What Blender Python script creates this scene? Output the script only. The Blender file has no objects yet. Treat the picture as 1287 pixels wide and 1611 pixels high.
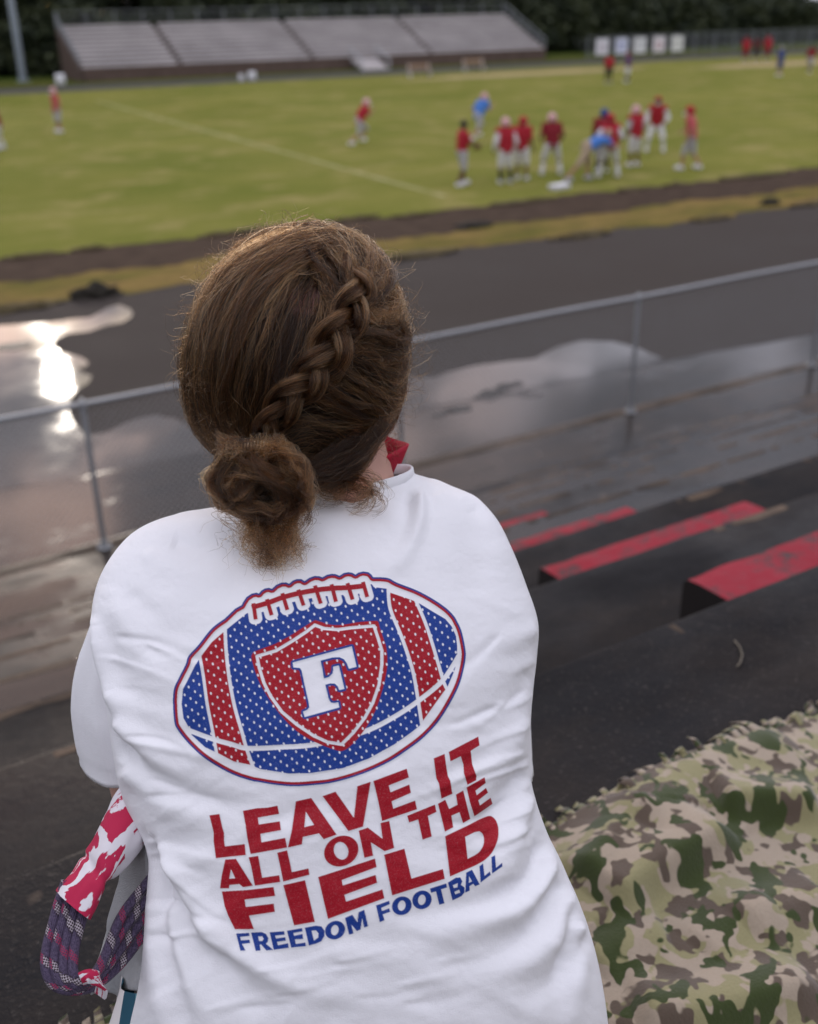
import bpy, bmesh, math, random
import numpy as np
from mathutils import Vector, Matrix, noise as mnoise

random.seed(7)
rng = np.random.default_rng(11)
scene = bpy.context.scene
COL = scene.collection

# ------------------------------------------------------------------ camera
CAMZ = 4.9
FPX = 1700.0
PITCH, ROLL, HEAD = math.radians(25.06), math.radians(1.3), math.radians(31.0)
FW = np.array([math.sin(HEAD) * math.cos(PITCH), math.cos(HEAD) * math.cos(PITCH), -math.sin(PITCH)])
_rt = np.array([math.cos(HEAD), -math.sin(HEAD), 0.0])
_up = np.cross(_rt, FW)
RT = math.cos(ROLL) * _rt - math.sin(ROLL) * _up
UP = math.cos(ROLL) * _up + math.sin(ROLL) * _rt
CAM = np.array([0.0, 0.0, CAMZ])
cam_data = bpy.data.cameras.new('camera')
cam = bpy.data.objects.new('camera', cam_data)
COL.objects.link(cam)
cam.matrix_world = Matrix(((RT[0], UP[0], -FW[0], 0), (RT[1], UP[1], -FW[1], 0), (RT[2], UP[2], -FW[2], CAMZ), (0, 0, 0, 1)))
cam_data.sensor_fit = 'VERTICAL'
cam_data.sensor_height = 36.0
cam_data.lens = FPX * 36.0 / 1611.0
cam_data.clip_start = 0.05
cam_data.clip_end = 3000.0
cam_data.dof.use_dof = True
cam_data.dof.focus_distance = 1.03
cam_data.dof.aperture_fstop = 4.5
scene.camera = cam

# ------------------------------------------------------------------ sky, sun, exposure
SUN_EL = math.radians(16.6)
SUN_DIR = np.array([0.222, 1.0, 0.0]); SUN_DIR /= np.linalg.norm(SUN_DIR)
SUN_DIR = np.array([SUN_DIR[0] * math.cos(SUN_EL), SUN_DIR[1] * math.cos(SUN_EL), math.sin(SUN_EL)])
SUN_AZ = math.atan2(SUN_DIR[0], SUN_DIR[1])           # clockwise from +Y
world = bpy.data.worlds.new('World')
scene.world = world
world.use_nodes = True
wt = world.node_tree
wt.nodes.clear()


def N(tree, kind, **kw):
    n = tree.nodes.new(kind)
    for k, v in kw.items():
        if k == 'inp':
            for i, val in v.items():
                if hasattr(val, 'is_output'):
                    tree.links.new(val, n.inputs[i])
                else:
                    n.inputs[i].default_value = val
        else:
            setattr(n, k, v)
    return n


def MATH(tree, op, a, b=None, c=None, clamp=False):
    n = tree.nodes.new('ShaderNodeMath')
    n.operation = op
    n.use_clamp = clamp
    for i, val in enumerate((a, b, c)):
        if val is None:
            continue
        if hasattr(val, 'is_output'):
            tree.links.new(val, n.inputs[i])
        else:
            n.inputs[i].default_value = val
    return n.outputs[0]


def MIX(tree, fac, a, b, blend='MIX'):
    n = tree.nodes.new('ShaderNodeMix')
    n.data_type = 'RGBA'
    n.blend_type = blend
    for i, val in ((0, fac), (6, a), (7, b)):
        if hasattr(val, 'is_output'):
            tree.links.new(val, n.inputs[i])
        else:
            n.inputs[i].default_value = val if i == 0 else (tuple(val) + (1.0,))[:4]
    return n.outputs[2]


def RAMP(tree, fac, stops, interp='LINEAR'):
    n = tree.nodes.new('ShaderNodeValToRGB')
    cr = n.color_ramp
    cr.interpolation = interp
    while len(cr.elements) < len(stops):
        cr.elements.new(0.5)
    for e, (p, c) in zip(cr.elements, stops):
        e.position = p
        e.color = (c, c, c, 1) if isinstance(c, (int, float)) else tuple(c) + (1,)
    tree.links.new(fac, n.inputs[0])
    return n.outputs[0]


def SEP(tree, v):
    n = tree.nodes.new('ShaderNodeSeparateXYZ')
    tree.links.new(v, n.inputs[0])
    return n.outputs


sky = N(wt, 'ShaderNodeTexSky', sky_type='NISHITA', sun_disc=False, sun_elevation=SUN_EL, sun_rotation=SUN_AZ,
        altitude=100.0, air_density=1.0, dust_density=1.5, ozone_density=1.0)
tc = N(wt, 'ShaderNodeTexCoord')
sx, sy, sz = SEP(wt, tc.outputs['Generated'])
hz = MATH(wt, 'MAXIMUM', MATH(wt, 'ADD', sz, 0.10), 0.03)
CLOUD_SEED = 5.1
cvec = N(wt, 'ShaderNodeCombineXYZ', inp={0: MATH(wt, 'DIVIDE', sx, hz), 1: MATH(wt, 'DIVIDE', sy, hz), 2: CLOUD_SEED})
cn = N(wt, 'ShaderNodeTexNoise', noise_dimensions='3D', inp={'Vector': cvec.outputs[0], 'Scale': 1.3, 'Detail': 8.0, 'Roughness': 0.5, 'Distortion': 0.3})
cover = RAMP(wt, cn.outputs[0], [(0.36, 0.0), (0.44, 1.0)])
cn2 = N(wt, 'ShaderNodeTexNoise', noise_dimensions='3D', inp={'Vector': cvec.outputs[0], 'Scale': 2.3, 'Detail': 8.0, 'Roughness': 0.5, 'Distortion': 0.4})
sund = N(wt, 'ShaderNodeVectorMath', operation='DOT_PRODUCT', inp={0: tc.outputs['Generated'], 1: tuple(SUN_DIR)})
cosang = MATH(wt, 'MAXIMUM', sund.outputs['Value'], 0.0)
glow = MATH(wt, 'ADD', MATH(wt, 'MULTIPLY', MATH(wt, 'POWER', cosang, 120.0), 11.0), MATH(wt, 'MULTIPLY', MATH(wt, 'POWER', cosang, 8.0), 2.5))
lit = RAMP(wt, cn2.outputs[0], [(0.36, 1.45), (0.46, 1.15), (0.52, 0.50), (0.62, 0.32)])     # thin cloud lets the light through, thick cloud is grey
cie = MATH(wt, 'MULTIPLY_ADD', MATH(wt, 'MAXIMUM', sz, 0.0), 14.0, 7.5)      # overcast: the zenith is brighter than the horizon
cb = MATH(wt, 'MULTIPLY', MATH(wt, 'ADD', glow, cie), lit)
ccol = MIX(wt, RAMP(wt, cosang, [(0.88, 0.0), (0.985, 1.0)]), (0.99, 0.98, 1.12), (1.28, 0.91, 0.78))
ccol = MIX(wt, RAMP(wt, cn2.outputs[0], [(0.44, 0.0), (0.60, 0.8)]), ccol, (0.92, 0.96, 1.10))
cloud = N(wt, 'ShaderNodeVectorMath', operation='SCALE', inp={0: ccol, 'Scale': cb})
skyc = MIX(wt, cover, sky.outputs[0], cloud.outputs[0])
bg = N(wt, 'ShaderNodeBackground', inp={'Color': skyc, 'Strength': 0.10})
wo = N(wt, 'ShaderNodeOutputWorld', inp={'Surface': bg.outputs[0]})

sun_data = bpy.data.lights.new('sun', 'SUN')
sun_data.energy = 0.5
sun_data.angle = math.radians(1.1)
sun_data.color = (1.0, 0.90, 0.78)
sun = bpy.data.objects.new('sun', sun_data)
sun.rotation_euler = Vector(tuple(SUN_DIR)).to_track_quat('Z', 'Y').to_euler()
sun.location = (0, 0, 30)
COL.objects.link(sun)

scene.render.engine = 'CYCLES'
scene.view_settings.view_transform = 'Standard'
scene.view_settings.look = 'None'
scene.view_settings.exposure = -0.12
scene.view_settings.gamma = 1.0
scene.view_settings.use_curve_mapping = False
scene.cycles.use_denoising = True
scene.cycles.max_bounces = 8
scene.cycles.transparent_max_bounces = 12
scene.cycles_curves.shape = 'RIBBONS'

# ------------------------------------------------------------------ helpers


def W(px, py, dep):
    """a point of the place at photo pixel (px, py) and depth dep in metres"""
    return CAM + (FW + RT * (px - 643.5) / FPX - UP * (py - 805.5) / FPX) * dep


def proj(P):
    q = np.asarray(P, float) - CAM
    z = q @ FW
    return 643.5 + FPX * (q @ RT) / z, 805.5 - FPX * (q @ UP) / z, z


def ground(px, py, z=0.0):
    d = FW * FPX + RT * (px - 643.5) - UP * (py - 805.5)
    return CAM + d * ((z - CAMZ) / d[2])


AL = math.radians(-4.5)
EU = np.array([math.cos(AL), math.sin(AL)])
EV = np.array([-math.sin(AL), math.cos(AL)])


def uv(u, v, z=0.0):
    p = EU * u + EV * v
    return (p[0], p[1], z)


def link(o, parent=None):
    COL.objects.link(o)
    if parent is not None:
        o.parent = parent
    return o


def obj(name, verts, faces, mat=None, parent=None, smooth=False):
    me = bpy.data.meshes.new(name)
    me.from_pydata([tuple(v) for v in verts], [], [tuple(f) for f in faces])
    me.update()
    if smooth:
        me.shade_smooth()
    if mat:
        me.materials.append(mat)
    return link(bpy.data.objects.new(name, me), parent)


def bmobj(name, bm, mat=None, parent=None, smooth=False, loc=None):
    me = bpy.data.meshes.new(name)
    bm.normal_update()
    bm.to_mesh(me)
    bm.free()
    if smooth:
        me.shade_smooth()
    if mat:
        me.materials.append(mat)
    o = link(bpy.data.objects.new(name, me), parent)
    if loc is not None:
        o.location = loc
    return o


def fastmesh(name, V, Q, mat=None, parent=None, smooth=True, uvs=None):
    """quads from numpy arrays"""
    V = np.asarray(V, np.float32)
    Q = np.asarray(Q, np.int32)
    k = Q.shape[1]
    me = bpy.data.meshes.new(name)
    me.vertices.add(len(V))
    me.vertices.foreach_set('co', V.ravel())
    me.loops.add(Q.size)
    me.loops.foreach_set('vertex_index', Q.ravel())
    me.polygons.add(len(Q))
    me.polygons.foreach_set('loop_start', np.arange(0, Q.size, k, dtype=np.int32))
    me.polygons.foreach_set('loop_total', np.full(len(Q), k, np.int32))
    if uvs is not None:
        lay = me.uv_layers.new(name='UVMap')
        lay.data.foreach_set('uv', np.asarray(uvs, np.float32)[Q.ravel()].ravel())
    me.update(calc_edges=True)
    me.validate()
    if smooth:
        me.shade_smooth()
    if mat:
        me.materials.append(mat)
    return link(bpy.data.objects.new(name, me), parent)


def gridquads(nr, nc, wrap=False):
    r = np.arange(nr - 1)[:, None]
    c = np.arange(nc if wrap else nc - 1)[None, :]
    c2 = (c + 1) % nc
    return np.stack([r * nc + c, r * nc + c2, (r + 1) * nc + c2, (r + 1) * nc + c], -1).reshape(-1, 4)


def tag(o, label=None, cat=None, group=None, kind=None):
    for k, v in (('label', label), ('category', cat), ('group', group), ('kind', kind)):
        if v:
            o[k] = v
    return o


def empty(name, loc=(0, 0, 0), rz=0.0):
    o = bpy.data.objects.new(name, None)
    o.empty_display_size = 0.1
    o.location = tuple(loc)
    o.rotation_euler = (0, 0, rz)
    COL.objects.link(o)
    return o


def bx(bm, cx, cy, cz, sx_, sy_, sz_, rot=None, bev=0.0):
    r = bmesh.ops.create_cube(bm, size=1.0)
    vs = r['verts']
    bmesh.ops.scale(bm, vec=(sx_, sy_, sz_), verts=vs)
    if bev > 0:
        es = list({e for v in vs for e in v.link_edges})
        rr = bmesh.ops.bevel(bm, geom=es, offset=bev, segments=2, profile=0.5, affect='EDGES')
        vs = list({v for f in rr['faces'] for v in f.verts} | {v for v in vs if v.is_valid})
    if rot is not None:
        bmesh.ops.rotate(bm, cent=(0, 0, 0), matrix=rot, verts=vs)
    bmesh.ops.translate(bm, vec=(cx, cy, cz), verts=vs)
    return vs


def frames(pts):
    pts = [Vector(tuple(p)) for p in pts]
    T = []
    for i in range(len(pts)):
        a = pts[max(i - 1, 0)]
        b = pts[min(i + 1, len(pts) - 1)]
        T.append((b - a).normalized())
    n = T[0].orthogonal().normalized()
    out = []
    for t in T:
        n = (n - t * n.dot(t)).normalized()
        out.append((t, n, t.cross(n)))
    return pts, out


def tube_vf(pts, rad, seg=10, cap=True):
    """verts, faces of a tube with rounded ends"""
    pts, fr = frames(pts)
    if not hasattr(rad, '__len__'):
        rad = [rad] * len(pts)
    V, F = [], []
    P, Rr, Fr = list(pts), list(rad), list(fr)
    if cap:
        t0, t1 = fr[0][0], fr[-1][0]
        r0, r1 = rad[0], rad[-1]
        P = [pts[0] - t0 * r0 * 0.95, pts[0] - t0 * r0 * 0.6] + P + [pts[-1] + t1 * r1 * 0.6, pts[-1] + t1 * r1 * 0.95]
        Rr = [r0 * 0.3, r0 * 0.8] + Rr + [r1 * 0.8, r1 * 0.3]
        Fr = [fr[0], fr[0]] + Fr + [fr[-1], fr[-1]]
    for p, r, (t, n, b) in zip(P, Rr, Fr):
        ra, rb = r if isinstance(r, tuple) else (r, r)
        for k in range(seg):
            a = 2 * math.pi * k / seg
            V.append(p + n * (math.cos(a) * ra) + b * (math.sin(a) * rb))
    m = len(P)
    for i in range(m - 1):
        for k in range(seg):
            k2 = (k + 1) % seg
            F.append((i * seg + k, i * seg + k2, (i + 1) * seg + k2, (i + 1) * seg + k))
    F.append(tuple(range(seg - 1, -1, -1)))
    F.append(tuple((m - 1) * seg + k for k in range(seg)))
    return V, F


def merge_vf(parts):
    V, F = [], []
    for v, f in parts:
        o = len(V)
        V += list(v)
        F += [tuple(i + o for i in ff) for ff in f]
    return V, F


def tube(name, pts, rad, mat, parent=None, seg=10):
    v, f = tube_vf(pts, rad, seg)
    return obj(name, v, f, mat, parent, True)


_dg = None


def baked(o, mods):
    """apply modifiers through the depsgraph and keep only the resulting mesh"""
    for kind, kw in mods:
        m = o.modifiers.new(kind, kind)
        for k, v in kw.items():
            setattr(m, k, v)
    dg = bpy.context.evaluated_depsgraph_get()
    dg.update()
    me = bpy.data.meshes.new_from_object(o.evaluated_get(dg), depsgraph=dg)
    old = o.data
    o.modifiers.clear()
    o.data = me
    bpy.data.meshes.remove(old)
    me.shade_smooth()
    return o


# ------------------------------------------------------------------ materials
def new_mat(name):
    m = bpy.data.materials.new(name)
    m.use_nodes = True
    t = m.node_tree
    b = t.nodes['Principled BSDF']
    return m, t, b


def mat_plain(name, col, rough=0.7, var=0.15, scale=8.0, bump=0.0, bscale=60.0, metal=0.0, spec=0.25):
    m, t, b = new_mat(name)
    g = N(t, 'ShaderNodeNewGeometry')
    no = N(t, 'ShaderNodeTexNoise', inp={'Vector': g.outputs['Position'], 'Scale': scale, 'Detail': 4.0})
    c0 = tuple(x * (1 - var) for x in col)
    c1 = tuple(min(1, x * (1 + var)) for x in col)
    t.links.new(MIX(t, no.outputs[0], c0, c1), b.inputs['Base Color'])
    b.inputs['Roughness'].default_value = rough
    b.inputs['Metallic'].default_value = metal
    b.inputs['Specular IOR Level'].default_value = spec
    if bump > 0:
        n2 = N(t, 'ShaderNodeTexNoise', inp={'Vector': g.outputs['Position'], 'Scale': bscale, 'Detail': 3.0})
        bp = N(t, 'ShaderNodeBump', inp={'Strength': bump, 'Distance': 0.01, 'Height': n2.outputs[0]})
        t.links.new(bp.outputs[0], b.inputs['Normal'])
    return m


def noise_tex(t, vec, scale, detail=4.0, rough=0.5, dist=0.0):
    return N(t, 'ShaderNodeTexNoise', inp={'Vector': vec, 'Scale': scale, 'Detail': detail, 'Roughness': rough, 'Distortion': dist}).outputs[0]


def bump_to(t, b, height, strength, dist):
    bp = N(t, 'ShaderNodeBump', inp={'Strength': strength, 'Distance': dist, 'Height': height})
    t.links.new(bp.outputs[0], b.inputs['Normal'])


def mat_wet_concrete(name, dark=(0.0045, 0.0045, 0.006), light=(0.026, 0.019, 0.0145), wet=0.5, bump=0.35, gloss=0.0):
    """old stained concrete, rain-wet: film of water in the low spots, matt on the rises"""
    m, t, b = new_mat(name)
    g = N(t, 'ShaderNodeNewGeometry')
    mp = N(t, 'ShaderNodeMapping', inp={'Vector': g.outputs['Position'], 'Scale': (0.55, 1.0, 1.0)})
    big = noise_tex(t, mp.outputs[0], 1.1, 6.0, 0.6)
    fine = noise_tex(t, g.outputs['Position'], 34.0, 5.0, 0.65)
    stain = noise_tex(t, mp.outputs[0], 3.4, 7.0, 0.68)
    base = MIX(t, RAMP(t, stain, [(0.38, 0.0), (0.70, 1.0)]), dark, light)
    base = MIX(t, MATH(t, 'MULTIPLY', fine, 0.5), base, (0.015, 0.015, 0.016))
    grit = noise_tex(t, g.outputs['Position'], 150.0, 2.0, 0.6)
    base = MIX(t, RAMP(t, grit, [(0.60, 0.0), (0.75, 0.7)]), base, (0.060, 0.052, 0.046))
    spk = noise_tex(t, g.outputs['Position'], 7.0, 2.0, 0.5, 0.6)
    base = MIX(t, RAMP(t, spk, [(0.70, 0.0), (0.76, 0.6)]), base, (0.13, 0.095, 0.07))
    t.links.new(base, b.inputs['Base Color'])
    r = RAMP(t, big, [(0.36 + gloss * .1, 0.10 - gloss * .07), (0.48 + gloss * .08, 0.30 - gloss * .18), (0.60 + gloss * .06, 0.62 - gloss * .2)])
    r = MATH(t, 'ADD', r, MATH(t, 'MULTIPLY', MATH(t, 'SUBTRACT', fine, 0.5), 0.25 * (1 - gloss)), clamp=True)
    r = MATH(t, 'ADD', r, 0.28 * (0.5 - wet), clamp=True)
    t.links.new(r, b.inputs['Roughness'])
    b.inputs['IOR'].default_value = 1.33
    b.inputs['Specular IOR Level'].default_value = 0.10 + 0.5 * wet
    h = MATH(t, 'ADD', MATH(t, 'ADD', MATH(t, 'MULTIPLY', fine, 0.6), MATH(t, 'MULTIPLY', grit, 0.35)), MATH(t, 'MULTIPLY', stain, 0.7))
    bump_to(t, b, h, bump, 0.006)
    return m


def mat_asphalt(name):
    m, t, b = new_mat(name)
    g = N(t, 'ShaderNodeNewGeometry')
    big = noise_tex(t, g.outputs['Position'], 0.35, 5.0, 0.6)
    fine = noise_tex(t, g.outputs['Position'], 45.0, 4.0, 0.7)
    col = MIX(t, big, (0.028, 0.022, 0.018), (0.046, 0.036, 0.029))
    col = MIX(t, RAMP(t, fine, [(0.35, 0.0), (0.7, 0.6)]), col, (0.06, 0.052, 0.048))
    t.links.new(col, b.inputs['Base Color'])
    t.links.new(RAMP(t, big, [(0.3, 0.80), (0.7, 0.95)]), b.inputs['Roughness'])
    b.inputs['Specular IOR Level'].default_value = 0.15
    bump_to(t, b, fine, 0.5, 0.01)
    return m


def mat_water(name, bottom=(0.035, 0.032, 0.030), rough=0.03):
    m, t, b = new_mat(name)
    g = N(t, 'ShaderNodeNewGeometry')
    n1 = noise_tex(t, g.outputs['Position'], 0.9, 5.0, 0.6)
    t.links.new(MIX(t, n1, bottom, tuple(x * 1.8 for x in bottom)), b.inputs['Base Color'])
    t.links.new(RAMP(t, n1, [(0.42, rough), (0.7, rough + 0.07)]), b.inputs['Roughness'])
    b.inputs['IOR'].default_value = 1.36
    bump_to(t, b, noise_tex(t, g.outputs['Position'], 5.0, 2.0), 0.012, 0.01)
    return m


def mat_grass(name, c1, c2, c3, stretch=(0.15, 0.19, 1.0)):
    m, t, b = new_mat(name)
    g = N(t, 'ShaderNodeNewGeometry')
    vr = N(t, 'ShaderNodeVectorRotate', rotation_type='Z_AXIS', inp={'Vector': g.outputs['Position'], 'Angle': -AL})
    mp = N(t, 'ShaderNodeMapping', inp={'Vector': vr.outputs[0], 'Scale': stretch})
    a = noise_tex(t, mp.outputs[0], 1.0, 6.0, 0.62)
    c = noise_tex(t, mp.outputs[0], 3.3, 5.0, 0.6)
    f = noise_tex(t, g.outputs['Position'], 7.0, 5.0, 0.75)
    col = MIX(t, RAMP(t, a, [(0.36, 0.0), (0.64, 1.0)]), c1, c2)
    col = MIX(t, RAMP(t, c, [(0.52, 0.0), (0.70, 0.85)]), col, c3)
    col = MIX(t, MATH(t, 'MULTIPLY', f, 0.55), col, tuple(x * 0.5 for x in c1))
    t.links.new(col, b.inputs['Base Color'])
    b.inputs['Roughness'].default_value = 0.95
    b.inputs['Specular IOR Level'].default_value = 0.02
    bump_to(t, b, f, 0.8, 0.05)
    return m
# ------------------------------------------------------------------ the ground and the field
M_turf = mat_grass('turf', (0.155, 0.172, 0.030), (0.240, 0.228, 0.055), (0.38, 0.305, 0.125))
M_strip = mat_grass('strip_grass', (0.135, 0.125, 0.030), (0.29, 0.19, 0.070), (0.11, 0.072, 0.040), (0.45, 0.9, 1.0))
M_lawn = mat_grass('lawn', (0.045, 0.075, 0.014), (0.075, 0.105, 0.020), (0.09, 0.11, 0.03), (0.08, 0.12, 1))
M_dirt = mat_plain('cinder', (0.062, 0.043, 0.031), 0.95, 0.5, 2.2, 0.8, 14.0, spec=0.03)
M_asph = mat_asphalt('asphalt')
M_water = mat_water('rain_water')
M_apron = mat_wet_concrete('apron_concrete', (0.018, 0.015, 0.013), (0.050, 0.037, 0.028), 0.85, 0.05, 1.0)


def sheet(name, outline, z, mat, kind='structure'):
    o = obj(name, [(p[0], p[1], z) for p in outline], [tuple(range(len(outline)))], mat)
    o['kind'] = kind
    return o


def wavy(u0, u1, v, amp, step, seed, freq=0.6):
    out = []
    n = max(2, int((u1 - u0) / step))
    for i in range(n + 1):
        u = u0 + (u1 - u0) * i / n
        a = mnoise.noise((u * freq, seed, 0)) + 0.5 * mnoise.noise((u * freq * 3.1, seed + 9, 0)) + 0.35 * mnoise.noise((u * freq * 9, seed + 5, 0))
        out.append((u, v + amp * a))
    return out


def strip(name, lo, hi, z, mat):
    """a sheet between two edges, both lists of (u, v) running left to right"""
    n = min(len(lo), len(hi))
    V = [uv(*lo[i], z) for i in range(n)] + [uv(*hi[i], z) for i in range(n)]
    F = [(i, i + 1, n + i + 1, n + i) for i in range(n - 1)]
    o = obj(name, V, F, mat)
    o['kind'] = 'structure'
    return o


sheet('ground', [(-900, -500), (900, -500), (900, 1500), (-900, 1500)], -0.02, M_lawn)
U0, U1 = -60, 150
e_as = wavy(U0, U1, 21.0, 0.42, 0.22, 3.1)
e_gs = wavy(U0, U1, 23.1, 0.45, 0.22, 7.7)
e_fn = wavy(U0, U1, 25.7, 0.55, 0.22, 12.9, 0.35)
e_ff = wavy(U0, U1, 83.0, 0.4, 0.22, 21.0)
flat = lambda v: [(U0 + (U1 - U0) * i / (len(e_as) - 1), v) for i in range(len(e_as))]
strip('asphalt_lot', flat(8.0), [(u, v + 0.4) for u, v in e_as], -0.004, M_asph)
strip('grass_verge', e_as, [(u, v + .3) for u, v in e_gs], 0.004, M_strip)
strip('cinder_track', e_gs, [(u, v + .5) for u, v in e_fn], 0.010, M_dirt)
strip('football_field', e_fn, e_ff, 0.018, M_turf)
strip('far_track', e_ff, flat(89.5), 0.010, mat_plain('far_cinder', (0.05, 0.046, 0.044), 0.9, 0.2, 0.5))
strip('far_verge', flat(89.5), flat(101.0), 0.004, mat_grass('far_verge_grass', (0.06, 0.075, 0.016), (0.10, 0.10, 0.022), (0.11, 0.10, 0.04)))

# dry sandy patches at the far side, worn by feet
M_sand = mat_plain('worn_sand', (0.33, 0.25, 0.115), 0.95, 0.2, 0.6)


def patch(name, cu, cv, ru, rv, z, mat, seed, n=60):
    pts = []
    for i in range(n):
        a = 2 * math.pi * i / n
        k = 1 + 0.35 * mnoise.noise((math.cos(a) * 1.3, math.sin(a) * 1.3, seed)) + 0.2 * mnoise.noise((math.cos(a) * 4, math.sin(a) * 4, seed))
        pts.append(uv(cu + ru * math.cos(a) * k, cv + rv * math.sin(a) * k))
    return sheet(name, pts, z, mat)


patch('sandy_patch', 50, 76.0, 11, 2.2, 0.023, M_sand, 1.0)
patch('sandy_patch', 72, 71.5, 10, 2.6, 0.023, M_sand, 2.0)
# chalk yard line, partly worn away
m_chalk, t_, b_ = new_mat('chalk_line')
g_ = N(t_, 'ShaderNodeNewGeometry')
cn_ = noise_tex(t_, g_.outputs['Position'], 1.3, 5.0, 0.7)
t_.links.new(MIX(t_, RAMP(t_, cn_, [(0.38, 0.0), (0.66, 1.0)]), (0.19, 0.18, 0.03), (0.36, 0.34, 0.16)), b_.inputs['Base Color'])
b_.inputs['Roughness'].default_value = 0.95
lo = [(15.12, 27.6 + i * 0.45) for i in range(101)]
V = [uv(15.12 + 0.08 * mnoise.noise((v * .3, 4, 0)) + s * (0.09 + .04 * mnoise.noise((v, s, 1))), v, 0.024) for s in (-1, 1) for _, v in lo]
o = obj('yard_line', V, [(i, 101 + i, 102 + i, i + 1) for i in range(100)], m_chalk)
o['kind'] = 'structure'

# clods and tufts along the ragged edges of the track
M_clod = mat_plain('wet_clod', (0.028, 0.024, 0.018), 0.9, 0.5, 20, 0.9, 30)


def clod(px, py, w, h, label, seed):
    p = ground(px, py)
    bm = bmesh.new()
    bmesh.ops.create_icosphere(bm, subdivisions=4, radius=1.0)
    for v in bm.verts:
        d = 1 + 0.5 * mnoise.fractal(v.co * 2.0 + Vector((seed, 0, 0)), 1.0, 2.0, 4)
        v.co = Vector((v.co.x * w * d, v.co.y * w * 0.5 * d, max(v.co.z * h * d, -0.03)))
    o_ = bmobj('earth_clod', bm, M_clod, None, True, (p[0], p[1], 0.01))
    o_.rotation_euler = (0, 0, AL)
    tag(o_, label, 'clod', 'dark clods along the track edge')


clod(152, 466, 0.42, 0.22, 'dark wet clod of earth and grass left of the woman\'s head', 1)
clod(1212, 322, 0.30, 0.14, 'small dark clod at the far right of the verge', 2)
clod(745, 357, 0.5, 0.10, 'low dark clod at the verge above the fence rail', 3)

M_sod = mat_plain('torn_sod', (0.085, 0.066, 0.032), 0.95, 0.6, 5.0, 0.9, 20)
for k in range(22):                                          # torn sods along the near edge of the field and the verge
    u_ = 2.5 + k * 1.35 + random.uniform(-.5, .5)
    i_ = int((u_ - U0) / (U1 - U0) * (len(e_fn) - 1))
    v_ = (e_fn if k % 3 else e_as)[i_][1] + random.uniform(-.12, .12)
    w_ = random.uniform(.25, .6)
    bm = bmesh.new()
    bmesh.ops.create_icosphere(bm, subdivisions=4, radius=1.0)
    for q in bm.verts:
        d_ = 1 + 0.6 * mnoise.fractal(q.co * 2.2 + Vector((k * 3.1, 0, 0)), 1.0, 2.0, 4)
        q.co = Vector((q.co.x * w_ * 1.6 * d_, q.co.y * w_ * 0.45 * d_, max(q.co.z * .07 * d_, -0.03)))
    o_ = bmobj('torn_sod', bm, M_sod, None, True, uv(u_, v_, .01))
    o_.rotation_euler = (0, 0, AL)
    tag(o_, 'low ragged sod torn up along the ' + ('near edge of the field' if k % 3 else 'edge of the asphalt'), 'sod', 'torn sods along the ' + ('field edge' if k % 3 else 'asphalt edge'))

# ------------------------------------------------------------------ rain puddles on the asphalt
def zpts(pts, ox, oy, s):
    return [(ox + x / s, oy + y / s) for x, y in pts]


P_up_left = zpts([(-160, 420), (0, 410), (130, 400), (240, 395), (330, 380), (440, 370), (520, 325), (580, 308), (640, 330), (645, 365), (600, 395), (520, 410),
                  (430, 440), (330, 450), (275, 470), (262, 510), (300, 540), (400, 565), (435, 590), (420, 610), (375, 620), (400, 640), (450, 655), (430, 690),
                  (380, 720), (345, 760), (335, 830), (360, 890), (430, 945), (520, 930), (600, 890), (680, 860), (760, 845), (860, 865), (940, 905)], 0, 380, 3.0975)
P_up_right = zpts([(-60, 470), (20, 425), (90, 402), (160, 400), (190, 385), (280, 365), (360, 355), (450, 345), (520, 310), (590, 292), (680, 295), (760, 315), (830, 345),
                   (785, 362), (900, 340), (1000, 320), (1100, 305), (1200, 290), (1287, 278), (1420, 258)], 600, 380, 1.873)
up = [ground(*p)[:2] for p in P_up_left + P_up_right]
sm = []
for i in range(len(up)):
    a, b2 = np.array(up[i]), np.array(up[min(i + 1, len(up) - 1)])
    L_ = np.linalg.norm(b2 - a)
    for k in range(6):
        q = a + (b2 - a) * k / 6
        d_ = 0.05 * min(1, L_) * np.array([mnoise.noise((q[0] * 2.5, q[1] * 2.5, 2.0)), mnoise.noise((q[0] * 2.5, q[1] * 2.5, 8.0))])
        sm.append(q + d_)
low = [uv(u, 12.17 + 0.06 * mnoise.noise((u * 1.5, 3, 3)))[:2] for u in np.linspace(18, -1.5, 60)]
sheet('puddle', sm + [np.array(p) for p in low], 0.003, M_water)
# low concrete apron at the foot of the wall
strip('concrete_apron', flat(8.5), [(u, 12.15 + 0.03 * mnoise.noise((u * 2, 1, 1))) for u, _ in e_as], 0.012, M_apron)
# silt bars standing out of the puddle
M_silt = mat_plain('wet_silt', (0.022, 0.02, 0.018), 0.5, 0.4, 12, 0.6, 30)
for i, (px, py, w) in enumerate([(775, 620, 0.26), (722, 645, 0.20), (706, 648, 0.10), (800, 608, 0.2), (690, 655, .12), (20, 545, 0.3)]):
    p = ground(px, py)
    pts = []
    for k in range(28):
        a = 2 * math.pi * k / 28
        r = w * (1 + 0.55 * mnoise.noise((math.cos(a) * 1.7, math.sin(a) * 1.7, i * 3.0)))
        pts.append((p[0] + r * math.cos(a), p[1] + 0.55 * r * math.sin(a)))
    sheet('silt_bar', pts, 0.014, M_silt)

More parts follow.
